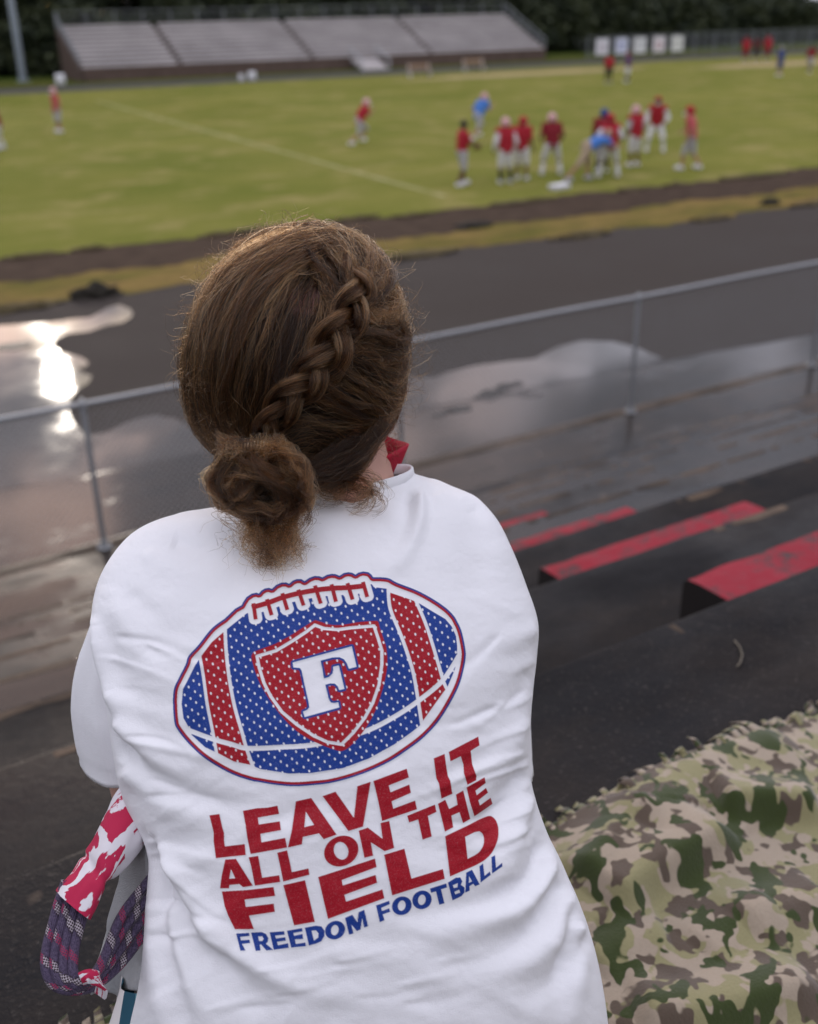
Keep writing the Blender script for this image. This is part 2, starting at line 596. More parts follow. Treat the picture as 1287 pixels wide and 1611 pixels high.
# ------------------------------------------------------------------ the near grandstand
Z1, Y1, RISE, RUN = CAMZ - 1.13, 1.335, 0.35, 0.76
M_tier = mat_wet_concrete('tier_concrete', wet=0.20)
M_tier_wet = mat_wet_concrete('tier_concrete_wet', (0.006, 0.006, 0.007), (0.034, 0.024, 0.018), wet=0.62, bump=0.22, gloss=0.35)
M_walk = mat_wet_concrete('walkway_concrete', (0.018, 0.016, 0.015), (0.058, 0.040, 0.028), 0.72, 0.16, 0.55)
M_curb = mat_wet_concrete('curb_concrete', (0.05, 0.04, 0.03), (0.16, 0.115, 0.08), 0.1)
stand = empty('grandstand', (0, 0, 0))
tag(stand, 'wet dark concrete grandstand tiers under the seated woman, with red painted steps', 'grandstand')
XL, XR = -14.0, 22.0


def slab(name, y0, y1, ztop, zbot, mat, x0=XL, x1=XR, parent=stand, bev=0.005, nx=90, rough_edge=0.004):
    """a cast step: top, worn front edge, riser"""
    prof = [(y0, ztop), (y1 - bev * 2.2, ztop), (y1 - bev * .7, ztop - bev * .25), (y1 - bev * .15, ztop - bev * .9), (y1, ztop - bev * 2.4), (y1, zbot), (y0, zbot)]
    V, F = [], []
    n = len(prof)
    for i in range(nx + 1):
        x = x0 + (x1 - x0) * i / nx
        for j, (y, z) in enumerate(prof):
            d = rough_edge * (mnoise.noise((x * 2.2, j * .8, y0)) + .6 * mnoise.noise((x * 9, j, y0))) if j in (2, 3, 4) else 0
            V.append((x, y + d, z + (d * .6 if j in (2, 3) else 0)))
    for i in range(nx):
        for j in range(n):
            j2 = (j + 1) % n
            F.append((i * n + j, (i + 1) * n + j, (i + 1) * n + j2, i * n + j2))
    F.append(tuple(range(n)))
    F.append(tuple(nx * n + k for k in range(n - 1, -1, -1)))
    return obj(name, V, F, mat, parent)


NT = 8
for i in range(1, 11):                                       # the stand goes on up behind
    slab('tier', -2.2 - i * RUN, -2.2 - (i - 1) * RUN - .001, Z1 + i * RISE, Z1 + (i - 1) * RISE - .05, M_tier, nx=40)
slab('tier', -2.2, Y1, Z1, -0.1, M_tier, nx=240)
for i in range(1, NT):
    slab('tier', Y1 + (i - 1) * RUN + 0.001, Y1 + i * RUN, Z1 - i * RISE, -0.1, M_tier if i < 3 else M_tier_wet, nx=240)
ZW = Z1 - NT * RISE
YW = Y1 + (NT - 1) * RUN
YF = 8.0
slab('walkway', YW + .001, YF + 0.16, ZW, -0.1, M_walk, nx=240)
# worn nosings: the cement skin along each edge is paler, and broken away in places
M_nose = mat_wet_concrete('nosing_concrete', (0.05, 0.038, 0.029), (0.20, 0.14, 0.095), 0.02)
for i in range(NT):
    ye, ze = Y1 + i * RUN, Z1 - i * RISE
    Vn, Fn = [], []
    NXN = 520
    for k in range(NXN + 1):
        x = -3.0 + 13.0 * k / NXN
        up_ = mnoise.noise((x * 1.4, i * 7.0, 1)) + .7 * mnoise.noise((x * 6.0, i * 7.0, 2)) + .5 * mnoise.noise((x * 19, i * 7., 3))
        h_ = (.0022 if up_ > (-.12 if i > 2 else .25 if i == 2 else .45) else -.004)
        w_ = .030 + .026 * mnoise.noise((x * 4.0, i * 3.0, 9)) + .01 * mnoise.noise((x * 15.0, i * 3.0, 9))
        Vn += [(x, ye - .014 - max(w_, .004), ze + h_ - .001), (x, ye - .012, ze + h_)]
    for k in range(NXN):
        Fn.append((2 * k, 2 * k + 2, 2 * k + 3, 2 * k + 1))
    obj('worn_nosing', Vn, Fn, M_nose, stand)
# ragged lip of pale mortar under the fence
Vc, Fc = [], []
for i in range(361):
    x = XL + (XR - XL) * i / 360
    a = YF - 0.05 + 0.035 * mnoise.noise((x * 1.7, 1, 0)) + .02 * mnoise.noise((x * 8, 1, 0))
    h = 0.012 + 0.012 * max(-0.6, mnoise.noise((x * 1.1, 4, 0)))
    Vc += [(x, a, ZW - .004), (x, a + .05, ZW + h), (x, YF + 0.10, ZW + h), (x, YF + 0.14, ZW - .004)]
for i in range(360):
    for j in range(3):
        Fc.append((4 * i + j, 4 * i + 4 + j, 4 * i + 5 + j, 4 * i + 1 + j))
obj('mortar_lip', Vc, Fc, M_curb, stand, True)

# red painted aisle steps
m_red, t_, b_ = new_mat('worn_red_paint')
g_ = N(t_, 'ShaderNodeNewGeometry')
nz = SEP(t_, g_.outputs['Normal'])[2]
w1 = noise_tex(t_, g_.outputs['Position'], 16.0, 7.0, 0.7)
w2 = noise_tex(t_, g_.outputs['Position'], 2.2, 3.0, 0.6)
wear = MATH(t_, 'ADD', w1, MATH(t_, 'MULTIPLY', MATH(t_, 'SUBTRACT', w2, 0.5), 0.5))
top = MATH(t_, 'GREATER_THAN', nz, 0.35)
paint = MATH(t_, 'MULTIPLY', RAMP(t_, wear, [(0.36, 0.12), (0.50, 1.0)]), top)
paintcol = MIX(t_, w2, (0.20, 0.004, 0.013), (0.31, 0.009, 0.026))
t_.links.new(MIX(t_, paint, (0.026, 0.022, 0.021), paintcol), b_.inputs['Base Color'])
t_.links.new(RAMP(t_, w1, [(0.3, 0.26), (0.7, 0.6)]), b_.inputs['Roughness'])
b_.inputs['Specular IOR Level'].default_value = 0.14
bump_to(t_, b_, w1, 0.4, 0.004)
XA0, XA1 = 1.28, 2.70


def aisle_step(i, x0, x1, depth=0.37):
    """half-height block standing on tier i against the riser of tier i-1"""
    zt = Z1 - (i - 0.5) * RISE
    zb = Z1 - i * RISE - 0.01
    y0 = Y1 + (i - 1) * RUN - 0.02
    bm = bmesh.new()
    r = bmesh.ops.create_grid(bm, x_segments=60, y_segments=14, size=0.5)
    bm.free()
    V, F = [], []
    prof = [(y0, zt), (y0 + depth - .05, zt), (y0 + depth - .012, zt - .004), (y0 + depth, zt - .02), (y0 + depth, zb)]
    nx = 40
    n = len(prof)
    for k in range(nx + 1):
        x = x0 + (x1 - x0) * k / nx
        for j, (y, z) in enumerate(prof):
            d = .006 * mnoise.noise((x * 9, j, i)) if j in (1, 2, 3) else 0
            V.append((x, y + d, z + (d * .4 if j < 3 else 0)))
    for k in range(nx):
        for j in range(n - 1):
            F.append((k * n + j, (k + 1) * n + j, (k + 1) * n + j + 1, k * n + j + 1))
    F.append(tuple(range(n)) + ())
    F.append(tuple(nx * n + k for k in range(n - 1, -1, -1)))
    # close the back and bottom
    F.append((0, n - 1, nx * n + n - 1, nx * n))
    o_ = obj('painted_step', V, F, m_red, stand)
    o_['label'] = 'worn red painted half step in the aisle'
    return o_


for i in range(1, NT + 1):
    aisle_step(i, 1.81 + .145 * (i - 1), 2.75 + .14 * (i - 1))

# a curled dry stalk lying on the tier
M_stalk = mat_plain('dry_stalk', (0.15, 0.13, 0.10), 0.8)
s0 = [W(*q) for q in ((1158, 1008, 1.62), (1165, 1022, 1.62), (1165, 1036, 1.61), (1161, 1046, 1.60))]
s0 = [ground(px, py, Z1 + 0.004) for px, py in ((1156, 1008), (1164, 1018), (1168, 1030), (1165, 1042), (1160, 1048))]
tag(tube('dry_stalk', s0, 0.0017, M_stalk, None, 6), 'short curved pale dry stalk lying on the wet concrete tier', 'stalk')

# ------------------------------------------------------------------ chain-link fence in front of the stand
m_galv, t_, b_ = new_mat('galvanised_steel')
g_ = N(t_, 'ShaderNodeNewGeometry')
n_ = noise_tex(t_, g_.outputs['Position'], 30.0, 4.0, 0.6)
t_.links.new(MIX(t_, n_, (0.24, 0.245, 0.25), (0.40, 0.41, 0.42)), b_.inputs['Base Color'])
b_.inputs['Metallic'].default_value = 0.35
t_.links.new(RAMP(t_, n_, [(0.3, 0.35), (0.7, 0.55)]), b_.inputs['Roughness'])
M_galv = m_galv
fence = empty('chain_link_fence', (0, YF, ZW))
tag(fence, 'waist-high galvanised chain-link fence along the front walkway', 'fence')
FH = 1.235


def local(pts):
    return [(p[0], p[1] - YF, p[2] - ZW) for p in pts]


rail_pts = [(x, 0.0, FH + 0.004 * math.sin(x * 2.2)) for x in np.arange(-12, 21.01, 0.5)]
tube('top_rail', rail_pts, 0.021, M_galv, fence, 12)
post0 = 0.240 * YF
bay = 0.3525 * YF
for k in range(-4, 7):
    x = post0 + k * bay
    po = tube('post', [(x, -.0, 0.0), (x, 0, FH * .5), (x, 0, FH - 0.01)], 0.022, M_galv, fence, 12)
    bm = bmesh.new()
    bmesh.ops.create_cone(bm, cap_ends=True, segments=20, radius1=0.062, radius2=0.05, depth=0.014, matrix=Matrix.Translation((x, 0, 0.022)))
    bmesh.ops.create_cone(bm, cap_ends=True, segments=16, radius1=0.036, radius2=0.03, depth=0.05, matrix=Matrix.Translation((x, 0, 0.05)))
    for a in range(4):
        bmesh.ops.create_cone(bm, cap_ends=True, segments=6, radius1=.009, radius2=.009, depth=.018, matrix=Matrix.Translation((x + .045 * math.cos(a * 1.571 + .78), .045 * math.sin(a * 1.571 + .78), .034)))
    bmobj('base_flange', bm, M_galv, po)
    bm = bmesh.new()
    bmesh.ops.create_cone(bm, cap_ends=True, segments=16, radius1=0.029, radius2=0.027, depth=0.06, matrix=Matrix.Translation((x, 0, FH - 0.035)))
    bmesh.ops.create_cone(bm, cap_ends=True, segments=16, radius1=0.027, radius2=0.010, depth=0.03, matrix=Matrix.Translation((x, 0, FH + 0.03)))
    bmobj('rail_cap', bm, M_galv, po)
# woven wire: zigzag strands, one joined part
Vw, Fw = [], []
pitch_, hh = 0.060, FH - 0.06


def wire(p, q, r):
    d = np.array(q) - np.array(p)
    d /= np.linalg.norm(d)
    a = np.cross(d, (0, 1, 0))
    b3 = np.cross(d, a)
    o0 = len(Vw)
    for c_ in (p, q):
        for k in range(3):
            an = 2 * math.pi * k / 3
            Vw.append(tuple(np.array(c_) + r * (math.cos(an) * a + math.sin(an) * b3)))
    for k in range(3):
        k2 = (k + 1) % 3
        Fw.append((o0 + k, o0 + k2, o0 + 3 + k2, o0 + 3 + k))


nw = int(17.0 / pitch_)
for i in range(nw):
    x = -3.0 + i * pitch_
    nz_ = int(hh / pitch_)
    for s in (0, 1):
        # one diagonal family each, cut into the panel
        x1 = x + (hh if s == 0 else -hh)
        wire((x, 0.024 + .002 * s, 0.05), (x1, 0.024 + .002 * s, 0.05 + hh), 0.0024)
o = obj('wire_mesh', Vw, Fw, M_galv, fence)
o['kind'] = 'stuff'
# ------------------------------------------------------------------ the far grandstand
def far_empty(name, u, v):
    return empty(name, uv(u, v), AL)


M_plank = mat_plain('grey_plank', (0.52, 0.485, 0.475), 0.8, 0.48, 0.33)
M_riser = mat_plain('dark_riser', (0.19, 0.165, 0.155), 0.9, 0.3, 0.8)
M_brickw = mat_plain('brown_wall', (0.115, 0.080, 0.065), 0.9, 0.35, 1.2)
M_steel = mat_plain('dull_steel', (0.23, 0.24, 0.25), 0.5, 0.15, 2.0, metal=0.3)
S0, S1, SV = 18.9, 62.6, 94.0
fs = far_empty('far_grandstand', S0, SV)
tag(fs, 'long grey stepped grandstand on the far side of the field', 'grandstand')
LEN = S1 - S0
NR, RR, RD, WH = 10, 0.315, 0.76, 1.0
AIS = [(7.8, 8.25), (19.6, 20.05), (31.2, 31.65)]


def fbox(name, x0, x1, y0, y1, z0, z1, mat, parent=fs, bev=0.0):
    bm = bmesh.new()
    bx(bm, (x0 + x1) / 2, (y0 + y1) / 2, (z0 + z1) / 2, x1 - x0, y1 - y0, z1 - z0, None, bev)
    return bmobj(name, bm, mat, parent)


segs = [(0.0, AIS[0][0]), (AIS[0][1], AIS[1][0]), (AIS[1][1], AIS[2][0]), (AIS[2][1], LEN)]
for i in range(int(LEN / 3.0)):
    fbox('wall_panel', i * LEN / 14 + .02, (i + 1) * LEN / 14 - .02, 0.0, 0.25, 0, WH - .02, M_brickw)
for r in range(NR):
    fbox('tier', 0, LEN, 0.26 + r * RD, 0.26 + (r + 1) * RD, max(0, WH + r * RR - 1.0), WH + r * RR - 0.02, M_riser)
    for k, (a, b2) in enumerate(segs):
        fbox('bench_plank', a + .1, b2 - .1, 0.24 + r * RD, 0.24 + r * RD + 0.42, WH + r * RR + 0.02, WH + r * RR + 0.21, M_plank)
zt = WH + (NR - 1) * RR
yb = 0.26 + NR * RD
for i in range(19):
    x = i * LEN / 18
    fbox('guard_post', x - .04, x + .04, yb, yb + .08, zt - .5, zt + 1.25, M_steel)
for z in (zt + 0.7, zt + 1.22):
    fbox('guard_rail', 0, LEN, yb + .085, yb + .13, z, z + .06, M_steel)
for xs in (-.12, LEN + .06):
    pts = [(xs, 0.2, WH + 0.75), (xs, yb, zt + 1.25)]
    tube('sloping_rail', [(xs, 0.2 + (yb - .2) * k / 6, WH + .8 + (zt - WH + .45) * k / 6) for k in range(7)], 0.05, M_steel, fs)
    tube('sloping_rail', [(xs, 0.2 + (yb - .2) * k / 6, WH + .35 + (zt - WH + .4) * k / 6) for k in range(7)], 0.04, M_steel, fs)
    for k in range(6):
        y = 0.3 + (yb - .3) * k / 5
        z0 = WH + (zt - WH) * k / 5 - .3
        fbox('guard_post', xs - .04, xs + .04, y - .04, y + .04, z0, z0 + 1.35, M_steel)
    # end wall: stepped side of the stand
    V = [(xs + s, 0.2, 0) for s in (-.05, .05)] + [(xs + s, yb, 0) for s in (-.05, .05)] + [(xs + s, yb, zt) for s in (-.05, .05)] + [(xs + s, 0.2, WH) for s in (-.05, .05)]
    obj('end_wall', V, [(0, 2, 4, 6), (1, 7, 5, 3), (0, 6, 7, 1), (2, 3, 5, 4), (6, 4, 5, 7)], M_brickw, fs)

# entrance stair in front of the stand
st = far_empty('entrance_stair', S0 + 24.3, SV - 3.2)
tag(st, 'pale entrance stair with handrails in front of the far grandstand', 'stair')
for k in range(5):
    fbox('stair_tread', -1.2, 1.2, k * .5 + .3, k * .5 + .82, 0.16 * k, 0.18 * (k + 1), M_plank, st)
for s in (-1.25, 1.25):
    tube('handrail', [(s, 0.1, 0.0), (s, .15, .85), (s, 2.9, 1.8), (s, 2.95, 1.0)], 0.05, mat_plain('pale_steel', (0.45, .46, .47), .5, .1), st)
    for k in range(3):
        tube('baluster', [(s, .7 + k * .8, .1), (s, .7 + k * .8, 1.05 + k * .27)], .035, M_steel, st)

# two wooden players' benches beside the far track
M_wood = mat_plain('bench_wood', (0.30, 0.20, 0.14), 0.8, 0.25, 3.0)


def team_bench(px, py, lab):
    p = ground(px, py)
    e = empty('team_bench', (p[0], p[1], 0), AL)
    tag(e, lab, 'bench', 'benches beside the far track')
    fbox('seat', -1.0, 1.0, -.2, .2, .42, .48, M_wood, e, .01)
    fbox('backrest', -1.0, 1.0, .22, .27, .62, .92, M_wood, e, .01)
    for s in (-.85, .85):
        fbox('leg', s - .05, s + .05, -.16, .2, 0, .42, M_plank, e)
        fbox('back_leg', s - .05, s + .05, .205, .255, 0, .95, M_plank, e)


team_bench(661, 121, 'nearer wooden bench below the far grandstand, left of the pair')
team_bench(746, 112, 'wooden bench nearest the right end of the far grandstand')

# small pale objects by the wall
M_white = mat_plain('white_plastic', (0.72, 0.72, 0.73), 0.5, 0.06)


def barrel(px, py, r, h, lab, ball=False):
    p = ground(px, py)
    e = empty('white_drum' if not ball else 'equipment_ball', (p[0], p[1], 0), AL)
    bm = bmesh.new()
    prof = [(0.0, 0.0), (.92, 0.0), (1.0, .05), (1.0, .32), (1.04, .35), (1.0, .38), (1.0, .65), (1.04, .68), (1.0, .71), (.98, .95), (.9, 1.0), (0, 1.0)]
    if ball:
        prof = [(math.sin(a), .5 - .5 * math.cos(a)) for a in np.linspace(0, math.pi, 14)]
    n = 20
    rows = [[bm.verts.new((r * a * math.cos(2 * math.pi * k / n), r * a * math.sin(2 * math.pi * k / n), h * z)) for k in range(n)] for a, z in prof]
    for i in range(len(rows) - 1):
        for k in range(n):
            try:
                bm.faces.new((rows[i][k], rows[i][(k + 1) % n], rows[i + 1][(k + 1) % n], rows[i + 1][k]))
            except ValueError:
                pass
    bmesh.ops.remove_doubles(bm, verts=bm.verts, dist=1e-4)
    bmobj('drum_body' if not ball else 'ball_body', bm, M_white, e, True)
    tag(e, lab, 'drum' if not ball else 'ball')


barrel(96, 133, 0.36, 0.75, 'round white drum at the left corner of the far grandstand')
barrel(397, 126, 0.30, 0.62, 'small white drum at the foot of the far grandstand wall, right of two')
barrel(380, 127, 0.20, 0.45, 'smaller dull white drum at the foot of the far grandstand wall, left of two')

# light pole
M_pole = mat_plain('pole_paint', (0.30, 0.34, 0.38), 0.45, 0.1, 3.0, metal=0.2)
p = ground(37, 128)
lp = empty('light_pole', (p[0], p[1], 0), AL)
tag(lp, 'tall blue-grey steel floodlight pole left of the far grandstand', 'light pole')
tube('shaft', [(0, 0, 0), (0, 0, 6), (0, 0, 12), (0, 0, 20)], [.30, .27, .23, .16], M_pole, lp, 16)
fbox('base_plate', -.5, .5, -.5, .5, 0, .06, M_pole, lp, .01)
fbox('crossarm', -2.2, 2.2, -.08, .08, 19.2, 19.4, M_pole, lp)
for k in range(6):
    bm = bmesh.new()
    bmesh.ops.create_cone(bm, cap_ends=True, segments=14, radius1=.34, radius2=.16, depth=.45, matrix=Matrix.Translation((-2 + k * .8, -.3, 19.0)) @ Matrix.Rotation(-1.0, 4, 'X'))
    bmobj('floodlight', bm, M_steel, lp)

# far fence with five white banners
ff = far_empty('far_fence', 66.0, 92.0)
tag(ff, 'dark wire fence behind the white banners at the far right', 'fence')
for k in range(16):
    fbox('post', k * 2.6 - .05, k * 2.6 + .05, -.05, .05, 0, 1.9, M_steel, ff)
fbox('top_rail', 0, 39, -.03, .03, 1.88, 1.94, M_steel, ff)
Vw, Fw = [], []
for i in range(300):
    for s in (1, -1):
        wire((i * .13, .06, .05), (i * .13 + s * 1.8, .06, 1.85), .006)
o = obj('wire_mesh', Vw, Fw, M_steel, ff)
o['kind'] = 'stuff'
tints = [(.78, .76, .78), (.70, .72, .82), (.78, .78, .76), (.80, .75, .74), (.80, .80, .74)]
words = ['leftmost', 'second from left', 'middle', 'second from right', 'rightmost']
for k, px in enumerate((981, 1017, 1050, 1086, 1119)):
    p = ground(px, 94 - k * 1.3)
    s = np.array(p[:2]) @ EU
    e = empty('banner', uv(s, 91.6), AL)
    tag(e, '%s of the five white square banners on the far fence' % words[k], 'banner', 'white banners on the far fence')
    fbox('banner_sheet', -.72, .72, -.02, .02, .35, 1.75, mat_plain('banner_cloth', tints[k], .8, .03, 2), e)
    m_ = mat_plain('banner_print', [(.5, .42, .45), (.25, .28, .5), (.45, .47, .45), (.5, .3, .3), (.5, .5, .4)][k], .8, .2, 3)
    fbox('print_band', -.45, .45, -.026, -.022, 1.0 + .1 * (k % 3), 1.22 + .1 * (k % 3), m_, e)
    fbox('print_band', -.3, .35, -.026, -.022, .7, .85, m_, e)

# ------------------------------------------------------------------ trees behind the field
m_leaf, t_, b_ = new_mat('leaf')
oi = N(t_, 'ShaderNodeObjectInfo')
g_ = N(t_, 'ShaderNodeNewGeometry')
ln = noise_tex(t_, g_.outputs['Position'], 0.45, 4.0)
t_.links.new(MIX(t_, RAMP(t_, ln, [(0.35, 0.0), (0.65, 1.0)]), (0.014, 0.024, 0.008), (0.040, 0.050, 0.012)), b_.inputs['Base Color'])
b_.inputs['Roughness'].default_value = 0.7
M_bark = mat_plain('bark', (0.05, 0.04, 0.03), 0.95, 0.3, 4.0)


def crown_mesh(seed, h, r, n, base):
    rg = np.random.default_rng(seed)
    nb = 34
    ct = np.stack([rg.uniform(-1, 1, nb) * r * .85, rg.uniform(-1, 1, nb) * r * .85, rg.uniform(base, h * .92, nb)], 1)
    ct[:, :2] *= (1.0 - 0.65 * np.clip((ct[:, 2:3] - h * .45) / (h * .55), 0, 1))
    cr = rg.uniform(.20, .38, nb) * r + .4
    k = rg.integers(0, nb, n)
    d = rg.normal(size=(n, 3))
    d /= np.linalg.norm(d, axis=1)[:, None]
    c = ct[k] + d * (cr[k] * rg.uniform(.55, 1.05, n))[:, None] * np.array([1.15, 1.15, .85])
    c[:, 2] = np.maximum(c[:, 2], .15)
    s = rg.uniform(.18, .42, n)
    a = rg.normal(size=(n, 3)); a /= np.linalg.norm(a, axis=1)[:, None]
    b3 = np.cross(a, rg.normal(size=(n, 3))); b3 /= np.linalg.norm(b3, axis=1)[:, None]
    V = np.concatenate([c - a * s[:, None], c + b3 * s[:, None] * .5, c + a * s[:, None], c - b3 * s[:, None] * .5])
    i = np.arange(n)
    me_o = fastmesh('crown', V, np.stack([i, i + n, i + 2 * n, i + 3 * n], 1), m_leaf, None, False)
    me = me_o.data
    bpy.data.objects.remove(me_o)
    return me


def trunk_mesh(seed, h, r):
    rg = random.Random(seed)
    parts = [tube_vf([(0, 0, -.1), (.1, 0, h * .3), (rg.uniform(-.3, .3), rg.uniform(-.3, .3), h * .6), (0, 0, h * .85)], [.28, .22, .15, .05], 8)]
    for k in range(7):
        z = h * rg.uniform(.12, .6)
        a = rg.uniform(0, 6.28)
        parts.append(tube_vf([(0, 0, z), (math.cos(a) * r * .35, math.sin(a) * r * .35, z + h * .1), (math.cos(a) * r * .7, math.sin(a) * r * .7, z + h * .16)], [.1, .07, .03], 6))
    v, f = merge_vf(parts)
    me = bpy.data.meshes.new('trunk')
    me.from_pydata([tuple(x) for x in v], [], f)
    me.materials.append(M_bark)
    me.shade_smooth()
    return me


kinds = []
for s, (h, r, base) in enumerate([(13, 4.6, .6), (15, 4.2, 1.0), (11, 4.8, .4), (4.6, 2.9, .2)]):
    kinds.append((crown_mesh(100 + s, h, r, 7500 if s < 3 else 3600, base), trunk_mesh(50 + s, h, r)))
rg = random.Random(5)
spots = []
for i in range(20):
    spots.append((3 + i * 5.6 + rg.uniform(-1.2, 1.2), 113 + rg.uniform(-2.5, 3.5), i % 3))
for i in range(20):
    spots.append((0 + i * 6.2 + rg.uniform(-1.5, 1.5), 123 + rg.uniform(-3, 3), (i + 1) % 3))
for i in range(34):
    spots.append((0 + i * 3.6 + rg.uniform(-1.5, 1.5), 108 + rg.uniform(-1, 1.5), 3))
GN = ['broad dark tree', 'tall dark tree', 'low spreading dark tree', 'dense dark shrub']
GG = ['trees in the front row behind the far grandstand', 'trees in the front row behind the far grandstand', 'trees behind the far grandstand', 'shrubs below the tree line']
for i, (u, v, k) in enumerate(spots):
    nm = 'shrub' if k == 3 else 'tree'
    e = empty(nm, uv(u, v), rg.uniform(0, 6.28))
    sc = rg.uniform(.88, 1.2)
    e.scale = (sc, sc, sc)
    row = 'front row' if i < 20 else ('back row' if i < 40 else 'hedge line')
    lab = {0: 'broad dark green tree, %s behind the far grandstand', 1: 'tall narrow dark green tree, %s behind the far grandstand',
           2: 'low spreading dark green tree, %s behind the far grandstand', 3: 'dense dark green shrub in the %s below the trees'}[k] % row
    where = ('left of the stand' if u < 17 else 'by its left end' if u < 29 else 'left of its middle' if u < 39 else 'right of its middle' if u < 50 else 'by its right end' if u < 62
             else 'beyond its right end' if u < 72 else 'above the banners' if u < 84 else 'at the far right')
    lab = {0: 'broad dark tree', 1: 'tall narrow dark tree', 2: 'low spreading dark tree', 3: 'dense dark shrub'}[k] + ' in the %s behind the far grandstand, %s' % (row, where)
    tag(e, lab, nm, lab)
    link(bpy.data.objects.new('crown', kinds[k][0]), e)
    link(bpy.data.objects.new('trunk', kinds[k][1]), e)
# ------------------------------------------------------------------ people on the field
M_skins = [mat_plain('skin_tan', (0.36, 0.20, 0.13), 0.55, 0.06), mat_plain('skin_brown', (0.12, 0.06, 0.038), 0.5, 0.06)]
CLOTH = {}


def cloth(c):
    if c not in CLOTH:
        CLOTH[c] = mat_plain('cloth_%d' % len(CLOTH), c, 0.85, 0.10, 6.0)
    return CLOTH[c]


RED, DRED, WHT, GREY, BLUE, NAVY, BLACK, PINK, BEIGE, HELM = (.36, .018, .03), (.20, .014, .022), (.66, .65, .66), (.40, .39, .40), (.07, .19, .52), (.03, .06, .20), (.02, .02, .022), (.48, .10, .10), (.38, .29, .2), (.62, .36, .37)

POSES = {
    'stand': dict(hip=(0, 0, .90), ch=(0, .02, 1.30), nk=(0, .03, 1.45), hd=(0, .06, 1.60), eL=(-.30, .0, 1.10), hL=(-.30, .12, .88), eR=(.30, .0, 1.10), hR=(.30, .12, .88), kL=(-.13, .04, .48), fL=(-.14, 0, .06), kR=(.13, .04, .48), fR=(.15, 0, .06)),
    'wide': dict(hip=(0, -.03, .86), ch=(0, .05, 1.25), nk=(0, .08, 1.40), hd=(0, .12, 1.55), eL=(-.34, .02, 1.08), hL=(-.28, .2, .92), eR=(.34, .02, 1.08), hR=(.28, .2, .92), kL=(-.22, .08, .46), fL=(-.27, 0, .06), kR=(.22, .08, .46), fR=(.27, 0, .06)),
    'hips': dict(hip=(0, 0, .90), ch=(0, .01, 1.30), nk=(0, .03, 1.45), hd=(0, .06, 1.60), eL=(-.40, -.06, 1.12), hL=(-.20, .02, .98), eR=(.40, -.06, 1.12), hR=(.20, .02, .98), kL=(-.14, .03, .48), fL=(-.16, 0, .06), kR=(.16, .05, .48), fR=(.20, .05, .06)),
    'run': dict(hip=(0, 0, .86), ch=(0, .16, 1.23), nk=(0, .23, 1.37), hd=(0, .31, 1.50), eL=(-.30, -.02, 1.06), hL=(-.26, .22, 1.02), eR=(.32, .26, 1.08), hR=(.30, .42, 1.26), kL=(-.11, .30, .60), fL=(-.11, .12, .22), kR=(.11, -.06, .46), fR=(.11, -.42, .14)),
    'walk': dict(hip=(0, 0, .89), ch=(0, .05, 1.29), nk=(0, .08, 1.44), hd=(0, .12, 1.59), eL=(-.28, -.06, 1.08), hL=(-.27, .06, .86), eR=(.28, .12, 1.09), hR=(.26, .32, 1.02), kL=(-.11, .16, .48), fL=(-.11, .22, .06), kR=(.11, -.05, .47), fR=(.11, -.26, .08)),
    'bend': dict(hip=(0, 0, .84), ch=(0, .36, 1.02), nk=(0, .50, 1.08), hd=(0, .62, 1.16), eL=(-.24, .62, .90), hL=(-.2, .85, .86), eR=(.24, .62, .90), hR=(.2, .85, .86), kL=(-.13, .12, .44), fL=(-.13, .10, .06), kR=(.14, -.28, .44), fR=(.15, -.62, .08)),
    'hold': dict(hip=(0, 0, .90), ch=(0, .02, 1.30), nk=(0, .03, 1.45), hd=(0, .06, 1.60), eL=(-.27, .14, 1.12), hL=(-.08, .42, 1.06), eR=(.27, .14, 1.12), hR=(.08, .42, 1.06), kL=(-.12, .10, .48), fL=(-.13, .12, .06), kR=(.13, .0, .48), fR=(.15, -.18, .06)),
}


